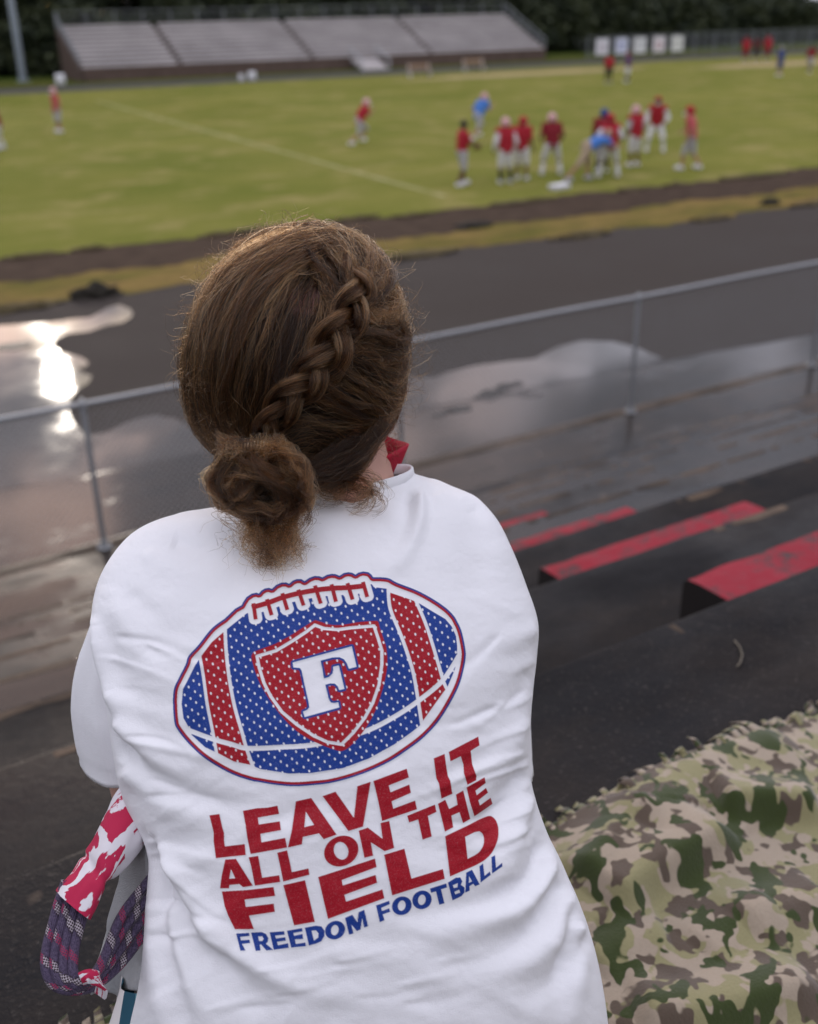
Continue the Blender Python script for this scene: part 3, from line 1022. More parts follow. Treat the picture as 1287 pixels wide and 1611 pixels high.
def person(label, foot, face, pose, top, pants, legs, helmet=None, hair=None, sleeves=None, skin=0, shoes=WHT, h=1.72, group='players on the field', long_sleeve=False, cat='person', pads=True):
    P = {k: Vector(v) for k, v in POSES[pose].items()}
    e = empty('person', (foot[0], foot[1], 0.02), face)
    e.scale = (h * 1.07 / 1.72,) * 3
    tag(e, label, cat, group)
    sw = .20 if pads else .17
    side = lambda p, d: P[p] + Vector((d, 0, 0))
    sL, sR = P['nk'] + Vector((-sw, 0, -.06)), P['nk'] + Vector((sw, 0, -.06))
    hL, hR = side('hip', -.10), side('hip', .10)

    def ch(pts, rr, seg=10):
        return tube_vf(pts, rr, seg)
    torso = lambda g: [ch([side('hip', -.07), side('ch', -.09), P['nk'] + Vector((-.08, 0, -.06))], [.12 + g, .125 + g, .08 + g]), ch([side('hip', .07), side('ch', .09), P['nk'] + Vector((.08, 0, -.06))], [.12 + g, .125 + g, .08 + g]),
                       ch([sL, sR], [.08 + g, .08 + g])]
    arm = lambda s, e_, g, lo: [ch([s, e_], [.062 + g, .047 + g])] + ([ch([e_, lo], [.047 + g, .034 + g])] if lo is not None else [])
    body = torso(-.012) + arm(sL, P['eL'], 0, P['hL']) + arm(sR, P['eR'], 0, P['hR'])
    body += [ch([P['nk'] - Vector((0, 0, .05)), P['hd'] - Vector((0, 0, .02))], [.06, .055])]
    for H, K, Ft in ((hL, P['kL'], P['fL']), (hR, P['kR'], P['fR'])):
        body += [ch([H, K, Ft + Vector((0, -.02, .04))], [.095, .06, .042])]
    for hn in ('hL', 'hR'):
        el = P['eL' if hn == 'hL' else 'eR']
        d = (P[hn] - el).normalized()
        o3 = d.orthogonal().normalized()
        body += [ch([P[hn], P[hn] + d * .06], [.036, .034])]
        for q in (-1, 0, 1):
            body += [ch([P[hn] + d * .05 + o3 * .02 * q, P[hn] + d * .13 + o3 * .03 * q], [.013, .011], 6)]
    # head with nose and chin
    bm = bmesh.new()
    bmesh.ops.create_uvsphere(bm, u_segments=16, v_segments=12, radius=1.0)
    for v in bm.verts:
        x, y, z = v.co
        nose = .025 * math.exp(-((x / .25) ** 2 + ((z + .1) / .22) ** 2)) if y > 0 else 0
        v.co = Vector((x * .074 * (1 - .18 * max(0, -z)), y * .095 + nose, z * .115)) + P['hd']
    me = bpy.data.meshes.new('h')
    bm.to_mesh(me)
    bm.free()
    body.append(([v.co.copy() for v in me.vertices], [tuple(p.vertices) for p in me.polygons]))
    bpy.data.meshes.remove(me)
    v, f = merge_vf(body)
    b_o = obj('body', v, f, M_skins[skin], e, True)
    baked(b_o, [('REMESH', dict(mode='VOXEL', voxel_size=.022))])
    b_o.data.materials.clear()
    b_o.data.materials.append(M_skins[skin])

    def piece(name, chains, col, vox=.024):
        v, f = merge_vf(chains)
        o_ = obj(name, v, f, cloth(col), e, True)
        baked(o_, [('REMESH', dict(mode='VOXEL', voxel_size=vox))])
        o_.data.materials.clear()
        o_.data.materials.append(cloth(col))
        return o_
    mid = lambda a, b2, t: a + (b2 - a) * t
    shirt_ch = torso(.022 if pads else .014)
    if pads:
        shirt_ch += [ch([sL + Vector((-.02, 0, .02)), sR + Vector((.02, 0, .02))], [.10, .10])]
    if sleeves is None:
        shirt_ch += arm(sL, mid(sL, P['eL'], .7), .02, None) + arm(sR, mid(sR, P['eR'], .7), .02, None)
    piece('shirt', shirt_ch, top)
    if sleeves is not None:
        for s, e_, hn in ((sL, 'eL', 'hL'), (sR, 'eR', 'hR')):
            piece('sleeve', arm(s, P[e_], .028, mid(P[e_], P[hn], .75) if long_sleeve else None), sleeves)
    pc = [ch([side('hip', -.075) + Vector((0, 0, .08)), side('hip', -.075)], [.125, .14]), ch([side('hip', .075) + Vector((0, 0, .08)), side('hip', .075)], [.125, .14])]
    for H, K in ((hL, P['kL']), (hR, P['kR'])):
        pc.append(ch([H, mid(H, K, 1.02)], [.125, .088]))
    piece('pants', pc, pants)
    for K, Ft in ((P['kL'], P['fL']), (P['kR'], P['fR'])):
        if legs:
            piece('sock', [ch([mid(K, Ft, .35), Ft + Vector((0, -.02, .05))], [.070, .055])], legs)
        bm = bmesh.new()
        bmesh.ops.create_uvsphere(bm, u_segments=12, v_segments=8, radius=1.0)
        for v in bm.verts:
            v.co = Vector((v.co.x * .062, v.co.y * .15 + .05, max(v.co.z, -.55) * .085 - .012)) + Ft
        bmobj('shoe', bm, cloth(shoes), e, True)
    if helmet is not None:
        bm = bmesh.new()
        bmesh.ops.create_uvsphere(bm, u_segments=20, v_segments=14, radius=1.0)
        dl = [v for v in bm.verts if v.co.z < -.72 or (v.co.y > .55 and v.co.z < .28 and abs(v.co.x) < .7)]
        bmesh.ops.delete(bm, geom=dl, context='VERTS')
        for v in bm.verts:
            v.co = Vector((v.co.x * .128, v.co.y * .150, v.co.z * .142)) + P['hd'] + Vector((0, -.005, .02))
        ho = bmobj('helmet', bm, cloth(helmet), e, True)
        for zz, w in ((-.03, .11), (-.09, .10)):
            tube('face_guard', [P['hd'] + Vector((-w, .05, zz)), P['hd'] + Vector((-w * .6, .16, zz)), P['hd'] + Vector((0, .185, zz)), P['hd'] + Vector((w * .6, .16, zz)), P['hd'] + Vector((w, .05, zz))], .010, cloth(WHT), ho, 6)
    if hair is not None:
        bm = bmesh.new()
        bmesh.ops.create_uvsphere(bm, u_segments=18, v_segments=12, radius=1.0)
        dl = [v for v in bm.verts if v.co.z < -.35 or (v.co.y > .45 and v.co.z < .35)]
        bmesh.ops.delete(bm, geom=dl, context='VERTS')
        for v in bm.verts:
            v.co = Vector((v.co.x * .088, v.co.y * .108 - .006, v.co.z * .125)) + P['hd'] + Vector((0, 0, .012))
        bmobj('hair', bm, cloth(hair), e, True)
    return e


def at(px, py):
    p = ground(px, py)
    return (p[0], p[1])


CV = -HEAD     # heading that faces away from the viewer
person('player in red jersey and pale shorts standing alone at the far left', at(95, 209), CV + 2.2, 'stand', PINK, GREY, None, helmet=HELM, h=1.76)
person('player in white pants cut off by the left edge of the picture', at(2, 236), CV + 1.5, 'wide', DRED, WHT, WHT, helmet=RED)
person('player in red jersey and grey pants running alone on mid field', at(567, 231), CV - 1.2, 'run', RED, GREY, None, helmet=HELM, h=1.68)
person('runner in blue shirt and pink helmet beyond the group', at(752, 223), CV - 0.9, 'run', BLUE, GREY, None, helmet=HELM, h=1.72)
b5 = person('bareheaded person in red shirt and grey shorts holding a ball', at(727, 293), CV - 1.2, 'hold', RED, GREY, None, hair=BLACK, skin=1, pads=False, h=1.72)
person('player with white sleeves and red chest, third from the left in the group', at(795, 290), CV + .3, 'stand', RED, WHT, BLACK, helmet=HELM, sleeves=WHT, skin=1, long_sleeve=True)
person('player in plain red jersey and white pants beside the white-sleeved player', at(820, 284), CV - .5, 'stand', RED, WHT, None, helmet=RED, skin=1, h=1.68)
person('player in dark red jersey with white pants and white socks standing mid group', at(867, 276), CV + .1, 'wide', DRED, WHT, WHT, helmet=HELM, skin=1)
person('coach in blue shirt bending forward with arms out against a player', at(921, 285), CV - 1.3, 'bend', BLUE, BEIGE, None, hair=BEIGE, pads=False, shoes=GREY, h=1.80)
person('broad player in red and white being pushed by the blue-shirted coach', at(957, 280), CV + .1, 'wide', RED, WHT, WHT, helmet=RED, sleeves=WHT, skin=1, h=1.74)
person('player in red with a dark helmet standing behind the blue-shirted coach', at(946, 272), CV - .2, 'stand', DRED, GREY, BLACK, helmet=NAVY, skin=1, h=1.74)
person('slim player in red jersey and white pants with bare dark legs', at(997, 263), CV + .5, 'stand', RED, WHT, None, helmet=HELM, sleeves=GREY, skin=1)
person('tall player with long white sleeves and red chest at the back right', at(1030, 240), CV + 2.9, 'wide', RED, WHT, WHT, helmet=RED, sleeves=WHT, skin=1, long_sleeve=True, h=1.76)
person('player in faded red shirt and grey shorts at the right end of the group', at(1084, 268), CV + 1.1, 'walk', PINK, GREY, None, helmet=RED, h=1.76)
person('person in red shirt and black trousers beside a white-panted player far off', at(957, 132), CV, 'stand', RED, BLACK, BLACK, hair=BLACK, skin=1, pads=False, h=1.72)
person('far player in dark top and white pants beside a red-shirted person', at(987, 130), CV + 1, 'hips', (.12, .05, .14), WHT, BLACK, helmet=DRED, skin=1)
person('leftmost of three far players in red by the distant banners', at(1172, 98), CV, 'stand', RED, DRED, None, helmet=DRED, skin=1, h=1.8)
person('middle of three far players, dark jersey, by the distant banners', at(1189, 97), CV, 'stand', (.10, .03, .03), BLACK, None, helmet=BLACK, skin=1, h=1.85)
person('rightmost of three far players in red by the distant banners', at(1206, 96), CV, 'stand', RED, DRED, None, helmet=RED, skin=1, h=1.8)
person('far person in navy shirt and shorts near the right edge', at(1226, 120), CV + .6, 'stand', NAVY, NAVY, None, hair=GREY, pads=False, h=1.78)
person('far person in dark red and grey at the right edge of the picture', at(1273, 115), CV - .6, 'walk', DRED, GREY, None, hair=BLACK, skin=1, pads=False, h=1.75)

# the ball in the hands of the bareheaded person
p = Vector((b5.location.x, b5.location.y, 0))
d = Matrix.Rotation(CV - 1.2, 3, 'Z') @ Vector((0, .50, 0))
bm = bmesh.new()
bmesh.ops.create_uvsphere(bm, u_segments=16, v_segments=14, radius=1.0)
for v in bm.verts:
    z = v.co.z
    rr = .085 * max(0, 1 - abs(z) ** 1.7) ** .62
    n_ = math.hypot(v.co.x, v.co.y) or 1
    v.co = Vector((z * .14, v.co.x / n_ * rr, v.co.y / n_ * rr))
fb = bmobj('football', bm, mat_plain('ball_leather', (.12, .035, .02), .6, .1), None, True, (p.x + d.x, p.y + d.y, 1.09))
tag(fb, 'brown leather ball held by the bareheaded person in red', 'ball')
# a white tackling pad left on the grass
bm = bmesh.new()
bx(bm, 0, 0, .08, .62, .34, .16, None, .05)
pd = bmobj('tackling_pad', bm, cloth(WHT), None, True, (*at(880, 299), .02))
pd.rotation_euler = (0, 0, AL + .2)
tag(pd, 'flat white pad lying on the grass at the near edge of the field', 'pad')
# ------------------------------------------------------------------ the print on the shirt, drawn as a small raster of ink
PX0, PY0, PX1, PY1, SS = 258, 890, 806, 1512, 3
PWD, PHT = (PX1 - PX0) * SS, (PY1 - PY0) * SS


def fill(pts):
    """even-odd polygon fill; pts in photo pixels"""
    m = np.zeros((PHT, PWD), bool)
    P = np.array([((x - PX0) * SS, (y - PY0) * SS) for x, y in pts])
    Q = np.roll(P, -1, 0)
    y0 = max(0, int(P[:, 1].min())); y1 = min(PHT - 1, int(P[:, 1].max()) + 1)
    for r in range(y0, y1 + 1):
        yc = r + .5
        c = ((P[:, 1] <= yc) & (Q[:, 1] > yc)) | ((Q[:, 1] <= yc) & (P[:, 1] > yc))
        if not c.any():
            continue
        xs = np.sort(P[c, 0] + (yc - P[c, 1]) * (Q[c, 0] - P[c, 0]) / (Q[c, 1] - P[c, 1]))
        for a, b2 in zip(xs[0::2], xs[1::2]):
            m[r, max(0, int(round(a))):max(0, int(round(b2)))] = True
    return m


def grow(m, rad):
    rr = abs(rad) * SS
    src = m if rad > 0 else ~m
    out = src.copy()
    n = max(12, int(rr * 3.2))
    for k in range(n):
        dx, dy = int(round(rr * math.cos(2 * math.pi * k / n))), int(round(rr * math.sin(2 * math.pi * k / n)))
        out |= np.roll(np.roll(src, dy, 0), dx, 1)
    for q in (.5,):
        for k in range(n // 2):
            dx, dy = int(round(q * rr * math.cos(4 * math.pi * k / n))), int(round(q * rr * math.sin(4 * math.pi * k / n)))
            out |= np.roll(np.roll(src, dy, 0), dx, 1)
    return out if rad > 0 else ~out


def spline(pts, n=8, closed=False):
    P = [np.array(p, float) for p in pts]
    out = []
    m = len(P)
    for i in range(m if closed else m - 1):
        if closed:
            a, b2, c, d = P[(i - 1) % m], P[i], P[(i + 1) % m], P[(i + 2) % m]
        else:
            a, b2, c, d = P[max(i - 1, 0)], P[i], P[i + 1], P[min(i + 2, m - 1)]
        for k in range(n):
            t = k / n
            out.append(.5 * (2 * b2 + (c - a) * t + (2 * a - 5 * b2 + 4 * c - d) * t * t + (3 * b2 - a - 3 * c + d) * t ** 3))
    if not closed:
        out.append(P[-1])
    return out


def stroke(pts, w, closed=False):
    P = [np.array(p, float) for p in pts]
    if closed:
        P.append(P[0])
    m = np.zeros((PHT, PWD), bool)
    for a, b2 in zip(P[:-1], P[1:]):
        d = b2 - a
        L_ = np.linalg.norm(d)
        if L_ < 1e-6:
            continue
        d /= L_
        nn = np.array([-d[1], d[0]]) * w / 2
        e_ = d * w * .25
        m |= fill([a - e_ + nn, b2 + e_ + nn, b2 + e_ - nn, a - e_ - nn])
    return m


def ell(cx, cy, rx, ry, tilt=-.32, n=48):
    c, s = math.cos(tilt), math.sin(tilt)
    return [(cx + rx * math.cos(a) * c - ry * math.sin(a) * s, cy + rx * math.cos(a) * s + ry * math.sin(a) * c) for a in np.linspace(0, 2 * math.pi, n, endpoint=False)]


Z1_, Z2_, Z3_, Z4_, Z5_, Z6_, Z7_, Z8_ = (320, 1210, 5.3625), (540, 1150, 4.95), (330, 1340, 5.148), (560, 1270, 5.148), (260, 960, 5.755), (370, 890, 5.3625), (390, 970, 5.596), (580, 890, 5.965)
zz = lambda pts, Z: [(Z[0] + x / Z[2], Z[1] + y / Z[2]) for x, y in pts]
ink = np.zeros((PHT, PWD), np.uint8)         # 0 none, 1 red, 2 blue, 3 white on ink
outer = zz([(640, 0), (540, 75), (420, 165), (300, 315), (210, 415), (185, 490), (125, 610), (78, 715), (70, 850), (82, 1010), (110, 1080), (200, 1195), (330, 1320), (480, 1420), (640, 1500), (800, 1550)], Z5_)[1:]
outer += [(404, 1230), (432, 1234.6), (460, 1237), (488, 1235.7), (525, 1231), (570, 1217.7), (610.7, 1199.5), (641, 1180), (667, 1160), (689, 1136.4), (707.4, 1108), (722.5, 1077.8), (730, 1051), (732.9, 1030.8), (731, 1014), (725.9, 992), (719, 977), (714, 968.8), (702.4, 957), (680.6, 942), (655.4, 928.6), (625, 916.8), (611.9, 909.8), (598.4, 908)]
outer = spline(outer, 5)
outer += [np.array(q) for q in zz([(1165, 97), (1150, 75), (1125, 55), (1080, 48), (1040, 58), (1015, 75), (990, 60), (955, 54), (915, 62), (880, 85), (850, 71), (815, 68), (775, 76), (735, 98), (710, 88), (670, 86), (625, 102), (585, 130), (560, 113), (520, 112), (485, 126), (455, 152), (430, 140), (390, 142), (345, 162), (310, 195), (285, 186), (250, 192), (220, 210), (200, 235), (180, 227), (140, 235), (95, 265), (65, 310), (55, 332), (0, 362)], Z6_)]
mO = fill(outer)
mR = grow(mO, -2.6)
mW = grow(mO, -6.6)
ink[mO] = 2
ink[mR] = 1
ink[mW] = 3
inner = [(287.8, 1084.2), (294.8, 1071.2), (306.9, 1046.9), (312.1, 1039), (317.3, 1031.2), (333, 1010.4), (352.1, 993.9), (387.7, 965.2), (450, 938), (520, 925), (585, 919), (588.2, 923.6), (610, 926.4), (612.7, 931.9), (647, 943.6), (658.8, 948.7), (680.6, 962), (700.7, 973.8), (710.8, 985.6), (717.5, 1000.6), (719.5, 1017.4), (719, 1025.8), (720.5, 1035.8), (714, 1057.6), (704, 1081), (697.3, 1089.5), (665.5, 1134), (660.5, 1141.5), (649, 1151), (620.8, 1171), (580.4, 1193.4), (540, 1208.6), (487.8, 1216.5), (454, 1217), (409.5, 1210), (393.8, 1203.3), (367.7, 1198), (345, 1185.9), (322.6, 1175.5), (301.7, 1156.3), (294.8, 1140.7), (288.7, 1130), (285.7, 1107.7)]
mI = fill(inner)
S1_ = [(313.9, 1030), (320, 1064), (326, 1107.7), (334.7, 1151), (341.7, 1190)]
S2_ = [(354, 980), (355.6, 1020.8), (360.8, 1067.7), (369.5, 1113), (380, 1149.4), (387.7, 1177), (400, 1212)]
S3_ = [(611, 922), (611.9, 945), (616, 963.8), (630, 997.3), (642, 1030.8), (650.4, 1059.3), (657, 1096), (664, 1142)]
S4_ = [(653, 942), (668.9, 978.9), (680.6, 1014), (690.6, 1047.6), (697.4, 1071), (704, 1086)]
S1_, S2_, S3_, S4_ = [spline(s, 5) for s in (S1_, S2_, S3_, S4_)]
ink[mI] = 2
ink[mI & (fill(S1_ + S2_[::-1]) | fill(S3_ + S4_[::-1]))] = 1
panel = mI.copy()
seam = spline([(290, 1146), (312, 1154.6), (336.5, 1163.3), (364.3, 1171), (390, 1177.3), (443.6, 1175.5), (497.2, 1171), (572.3, 1151.4), (620, 1128), (660.5, 1101), (697.4, 1069.4), (723, 1030)], 6)
lines = stroke(S1_, 4.8) | stroke(S2_, 5.4) | stroke(S3_, 5.4) | stroke(S4_, 5.2) | stroke(seam, 7.6)
# mesh dots
dots = np.zeros_like(mI)
A_, B_ = np.array([9.5, 6.6]), np.array([7.0, -10.9])
rgp = np.random.default_rng(3)
yy, xx = np.mgrid[-9:10, -9:10]
for i in range(-70, 90):
    for j in range(-70, 90):
        c = np.array([500, 1065]) + A_ * i + B_ * j + rgp.normal(size=2) * .35
        x, y = (c[0] - PX0) * SS, (c[1] - PY0) * SS
        if 12 < x < PWD - 12 and 12 < y < PHT - 12:
            xi, yi = int(x), int(y)
            dots[yi - 9:yi + 10, xi - 9:xi + 10] |= ((xx - yy * .12) / (1.45 * SS)) ** 2 + (yy / (2.15 * SS)) ** 2 < 1
shield = fill(spline(zz([(590, 30), (640, 45), (700, 65), (780, 75), (880, 65), (960, 50), (1100, 38)], Z7_), 4) + zz([(1140, 38), (1150, 50), (1165, 110)], Z7_) + spline(zz([(1200, 210), (1220, 280), (1228, 400), (1215, 520), (1180, 660), (1130, 810), (1070, 930), (980, 1060), (890, 1150), (840, 1180), (800, 1182), (700, 1150), (560, 1090), (420, 1000), (300, 880), (210, 760), (140, 650), (85, 540), (45, 420), (30, 350)], Z7_), 4) + zz([(45, 315), (90, 295), (240, 240), (370, 170), (470, 105)], Z7_))
sline = stroke(zz([(590, 75), (670, 105), (790, 115), (900, 100), (1110, 82), (1150, 200), (1180, 300), (1180, 420), (1155, 600), (1100, 760), (1030, 890), (930, 1020), (825, 1125), (700, 1105), (580, 1050), (430, 950), (300, 840), (200, 700), (140, 580), (100, 450), (80, 350), (250, 300), (400, 210), (520, 130)], Z7_), 4.8, True)
Fp = zz([(395, 405), (915, 262), (957, 442), (890, 460), (872, 412), (845, 375), (805, 357), (745, 360), (640, 388), (655, 465), (670, 546), (715, 532), (745, 502), (752, 470), (752, 442), (800, 430), (850, 636), (805, 648), (790, 612), (765, 590), (725, 588), (682, 600), (702, 690), (715, 735), (732, 757), (760, 762), (795, 755), (805, 800), (500, 885), (486, 838), (522, 822), (542, 800), (535, 755), (500, 600), (474, 478), (458, 453), (400, 448)], Z7_)
mF = fill(Fp)
lace = stroke(spline(zz([(150, 350), (280, 312), (400, 268), (540, 232), (700, 203), (830, 190), (960, 184), (1090, 170)], Z6_), 4), 8.0)
for a, b2 in (((155, 325), (172, 445)), ((270, 290), (305, 410)), ((400, 240), (438, 365)), ((535, 210), (575, 328)), ((675, 175), (720, 312)), ((815, 165), (848, 296)), ((950, 155), (988, 278)), ((1080, 145), (1112, 256))):
    lace |= stroke(zz([a, b2], Z6_), 6.4)
ink[panel & lines] = 3
ink[panel & dots] = 3
ink[grow(lace, 7.2) & ~(mO & ~mW)] = 3
ink[lace] = 1
ink[shield] = 1
ink[shield & (sline | dots)] = 3
ink[grow(mF, 3.5)] = 2
ink[mF] = 3


def glyph(colour, pts, holes=(), Z=None):
    m = fill(zz(pts, Z) if Z else pts)
    for h in holes:
        m &= ~fill(zz(h, Z) if Z else h)
    ink[m] = colour


glyph(1, [(50, 390), (135, 378), (160, 490), (175, 540), (175, 600), (182, 652), (350, 632), (358, 725), (105, 752), (85, 600), (85, 530)], (), Z1_)
glyph(1, [(333, 352), (450, 330), (540, 325), (625, 308), (640, 378), (460, 410), (468, 467), (645, 440), (655, 515), (482, 547), (490, 618), (690, 580), (708, 662), (398, 717), (370, 580), (355, 470)], (), Z1_)
glyph(1, [(780, 272), (910, 243), (1125, 553), (1015, 592), (975, 543), (840, 573), (832, 635), (712, 663), (745, 520)], ([(865, 360), (933, 470), (852, 490)],), Z1_)
glyph(1, [(507.4, 1252.5), (528, 1245.4), (556.7, 1286.5), (562.2, 1236.9), (583.4, 1229.8), (571.3, 1300.5), (548.2, 1307.6)])
glyph(1, [(235, 390), (495, 293), (512, 362), (355, 425), (368, 477), (515, 417), (528, 482), (378, 548), (390, 605), (560, 542), (575, 610), (302, 702), (275, 560)], (), Z2_)
glyph(1, [(705, 213), (790, 178), (805, 290), (815, 350), (835, 390), (850, 490), (765, 527), (745, 410), (725, 370)], (), Z2_)
glyph(1, [(822, 163), (1052, 43), (1062, 112), (993, 155), (1005, 260), (1038, 350), (1035, 385), (968, 420), (940, 330), (935, 260), (915, 198), (835, 237)], (), Z2_)
glyph(1, [(498, 660), (715, 573), (727, 630), (660, 662), (690, 822), (618, 847), (583, 690), (513, 713)], (), Z2_)
glyph(1, [(738, 567), (795, 535), (825, 607), (890, 575), (878, 495), (935, 463), (990, 685), (933, 718), (905, 633), (843, 660), (857, 750), (792, 785)], (), Z2_)
glyph(1, [(960, 440), (1102, 360), (1110, 405), (1030, 465), (1040, 500), (1112, 443), (1128, 480), (1052, 540), (1065, 580), (1148, 520), (1163, 568), (1022, 665), (985, 550)], (), Z2_)
glyph(1, [(22, 190), (97, 165), (215, 255), (198, 128), (270, 110), (310, 330), (233, 357), (122, 285), (140, 393), (68, 410)], (), Z4_)
glyph(1, ell(537, 1339, 28, 23.5, -.45), (ell(536.6, 1338.5, 11, 14, -.3),))
glyph(1, [(125, 63), (212, 57), (350, 275), (270, 288), (240, 262), (160, 270), (157, 297), (83, 297), (95, 200)], ([(172, 143), (207, 215), (158, 218)],), Z3_)
glyph(1, [(315, 45), (393, 33), (425, 210), (563, 190), (572, 245), (365, 275), (335, 120)], (), Z3_)
glyph(1, [(546, 8), (627, -12), (655, 110), (665, 165), (800, 135), (808, 187), (595, 242), (570, 120)], (), Z3_)
glyph(1, [(98, 322), (300, 310), (517, 285), (530, 358), (283, 388), (292, 447), (518, 420), (528, 487), (318, 518), (358, 627), (203, 628), (150, 520), (120, 440)], (), Z3_)
glyph(1, [(595, 270), (772, 230), (852, 568), (683, 597), (640, 440)], (), Z3_)
glyph(1, [(500.6, 1379.8), (545, 1365.5), (590, 1350.6), (592.6, 1364.2), (537.8, 1384.7), (539.4, 1393), (591, 1376.4), (593.4, 1388.9), (542, 1408), (544.6, 1418.3), (601.8, 1399.2), (604.7, 1413.4), (516, 1445.9), (508, 1412)])
glyph(1, [(228, 385), (393, 335), (450, 578), (705, 500), (720, 580), (293, 715)], (), Z4_)
glyph(1, [(722, 235), (900, 150)] + [tuple(q) for q in spline([(1000, 98), (1080, 70), (1125, 95), (1150, 150), (1155, 220), (1140, 290), (1100, 370), (1040, 430), (960, 475)], 5)] + [(762, 562)], ([(885, 240), (960, 203)] + [tuple(q) for q in spline([(1000, 195), (1025, 215), (1037, 260), (1030, 310), (1000, 360), (960, 390)], 4)] + [(905, 418)],), Z4_)
glyph(2, [(213, 662), (318, 657), (322, 682), (247, 690), (253, 717), (322, 712), (328, 740), (262, 747), (290, 800), (248, 802)], (), Z3_)
glyph(2, [(335, 655), (420, 650), (455, 665), (475, 700), (470, 730), (455, 745), (515, 795), (458, 800), (415, 750), (405, 755), (413, 800), (372, 803)], ([(393, 687), (425, 685), (437, 705), (425, 722), (400, 722)],), Z3_)
glyph(2, [(485, 652), (603, 643), (607, 672), (530, 680), (537, 702), (612, 692), (617, 720), (545, 730), (553, 757), (635, 740), (640, 778), (518, 795)], (), Z3_)
glyph(2, [(625, 640), (748, 618), (752, 645), (678, 658), (683, 680), (752, 665), (757, 707), (690, 710), (697, 747), (775, 735), (780, 765), (660, 777)], (), Z3_)
glyph(2, [(770, 615), (860, 598), (905, 605), (930, 640), (930, 680), (905, 725), (860, 745), (803, 760)], ([(825, 640), (860, 637), (880, 660), (878, 695), (845, 720)],), Z3_)
glyph(2, ell(1015, 635, 84, 73, -.5), (ell(1013, 635, 30, 42, .2),), Z3_)
glyph(2, [(1095, 535), (1155, 510), (1195, 570), (1205, 490), (1252, 470), (1283, 603), (1250, 615), (1235, 540), (1222, 630), (1192, 643), (1147, 590), (1165, 662), (1128, 672)], (), Z3_)
glyph(2, [(162, 795), (270, 757), (275, 785), (205, 815), (212, 840), (270, 818), (278, 847), (218, 868), (232, 915), (193, 932)], (), Z4_)
glyph(2, ell(372, 798, 82, 74, -.5), (ell(371, 797, 30, 42, .2),), Z4_)
glyph(2, ell(535, 750, 80, 74, -.5), (ell(534, 750, 30, 42, .2),), Z4_)
glyph(2, [(600, 658), (732, 617), (738, 650), (690, 665), (717, 778), (675, 790), (648, 682), (608, 693)], (), Z4_)
glyph(2, [(745, 610), (810, 570), (845, 568), (862, 600), (850, 628), (880, 650), (880, 690), (855, 720), (782, 755)], ([(785, 632), (825, 615), (822, 648), (793, 655)], [(798, 685), (835, 668), (845, 690), (805, 705)]), Z4_)
glyph(2, [(893, 530), (940, 505), (1003, 625), (965, 640), (950, 620), (920, 640), (922, 675), (885, 692)], ([(917, 560), (940, 600), (915, 612)],), Z4_)
glyph(2, [(1000, 478), (1030, 455), (1042, 555), (1085, 520), (1092, 548), (1010, 610)], (), Z4_)
glyph(2, [(1097, 405), (1127, 388), (1135, 490), (1185, 450), (1185, 480), (1103, 538)], (), Z4_)

WHITE = np.array([0.80, 0.795, 0.815])
INKC = np.array([WHITE, (0.33, 0.004, 0.014), (0.008, 0.040, 0.235), WHITE])
inkrgb = INKC[ink].astype(np.float32)
inkcov = ((ink == 1) | (ink == 2)).astype(np.float32)


def blur1(a):
    for ax in (0, 1):
        a = (np.roll(a, 1, ax) + np.roll(a, -1, ax) + a) / 3
    return a


inkrgb = blur1(inkrgb)
inkcov = blur1(inkcov)


def sample(img, x, y):
    u = np.clip((x - PX0) * SS - .5, 0, PWD - 2)
    v = np.clip((y - PY0) * SS - .5, 0, PHT - 2)
    i, j = v.astype(int), u.astype(int)
    fu, fv = u - j, v - i
    if img.ndim == 3:
        fu, fv = fu[..., None], fv[..., None]
    return (img[i, j] * (1 - fu) * (1 - fv) + img[i, j + 1] * fu * (1 - fv) + img[i + 1, j] * (1 - fu) * fv + img[i + 1, j + 1] * fu * fv)


# ------------------------------------------------------------------ the T-shirt: lofted rings with gathered folds
# each ring: left point, right point, back point, as (pixel x, pixel y, depth)
RINGS = [
    ((222, 1905, 1.06), (975, 1800, 1.14), (600, 1925, .985)),
    ((212, 1770, 1.03), (962, 1690, 1.12), (592, 1780, .955)),
    ((206, 1640, 1.03), (950, 1575, 1.11), (583, 1640, .948)),
    ((228, 1535, 1.03), (930, 1475, 1.11), (572, 1515, .950)),
    ((236, 1425, 1.03), (895, 1385, 1.115), (562, 1400, .955)),
    ((232, 1335, 1.03), (853, 1295, 1.12), (550, 1310, .960)),
    ((194, 1255, 1.03), (829, 1215, 1.12), (537, 1230, .965)),
    ((175, 1160, 1.03), (833, 1125, 1.12), (520, 1130, .975)),
    ((165, 1075, 1.035), (843, 1045, 1.125), (507, 1040, .990)),
    ((148, 990, 1.04), (846, 982, 1.13), (500, 955, 1.010)),
    ((153, 930, 1.055), (828, 925, 1.14), (497, 892, 1.030)),
    ((176, 880, 1.07), (806, 868, 1.145), (497, 848, 1.048)),
    ((212, 838, 1.085), (782, 818, 1.15), (499, 820, 1.062)),
    ((262, 813, 1.095), (752, 784, 1.155), (502, 806, 1.072)),
    ((335, 801, 1.105), (715, 767, 1.155), (512, 797, 1.080)),
    ((415, 795, 1.11), (662, 752, 1.145), (530, 789, 1.086)),
    ((432, 782, 1.115), (648, 744, 1.14), (532, 779, 1.090)),
]
NA = 240
ang = np.linspace(0, 2 * np.pi, NA, endpoint=False)       # 0 right, pi/2 back, pi left
ctrl = []
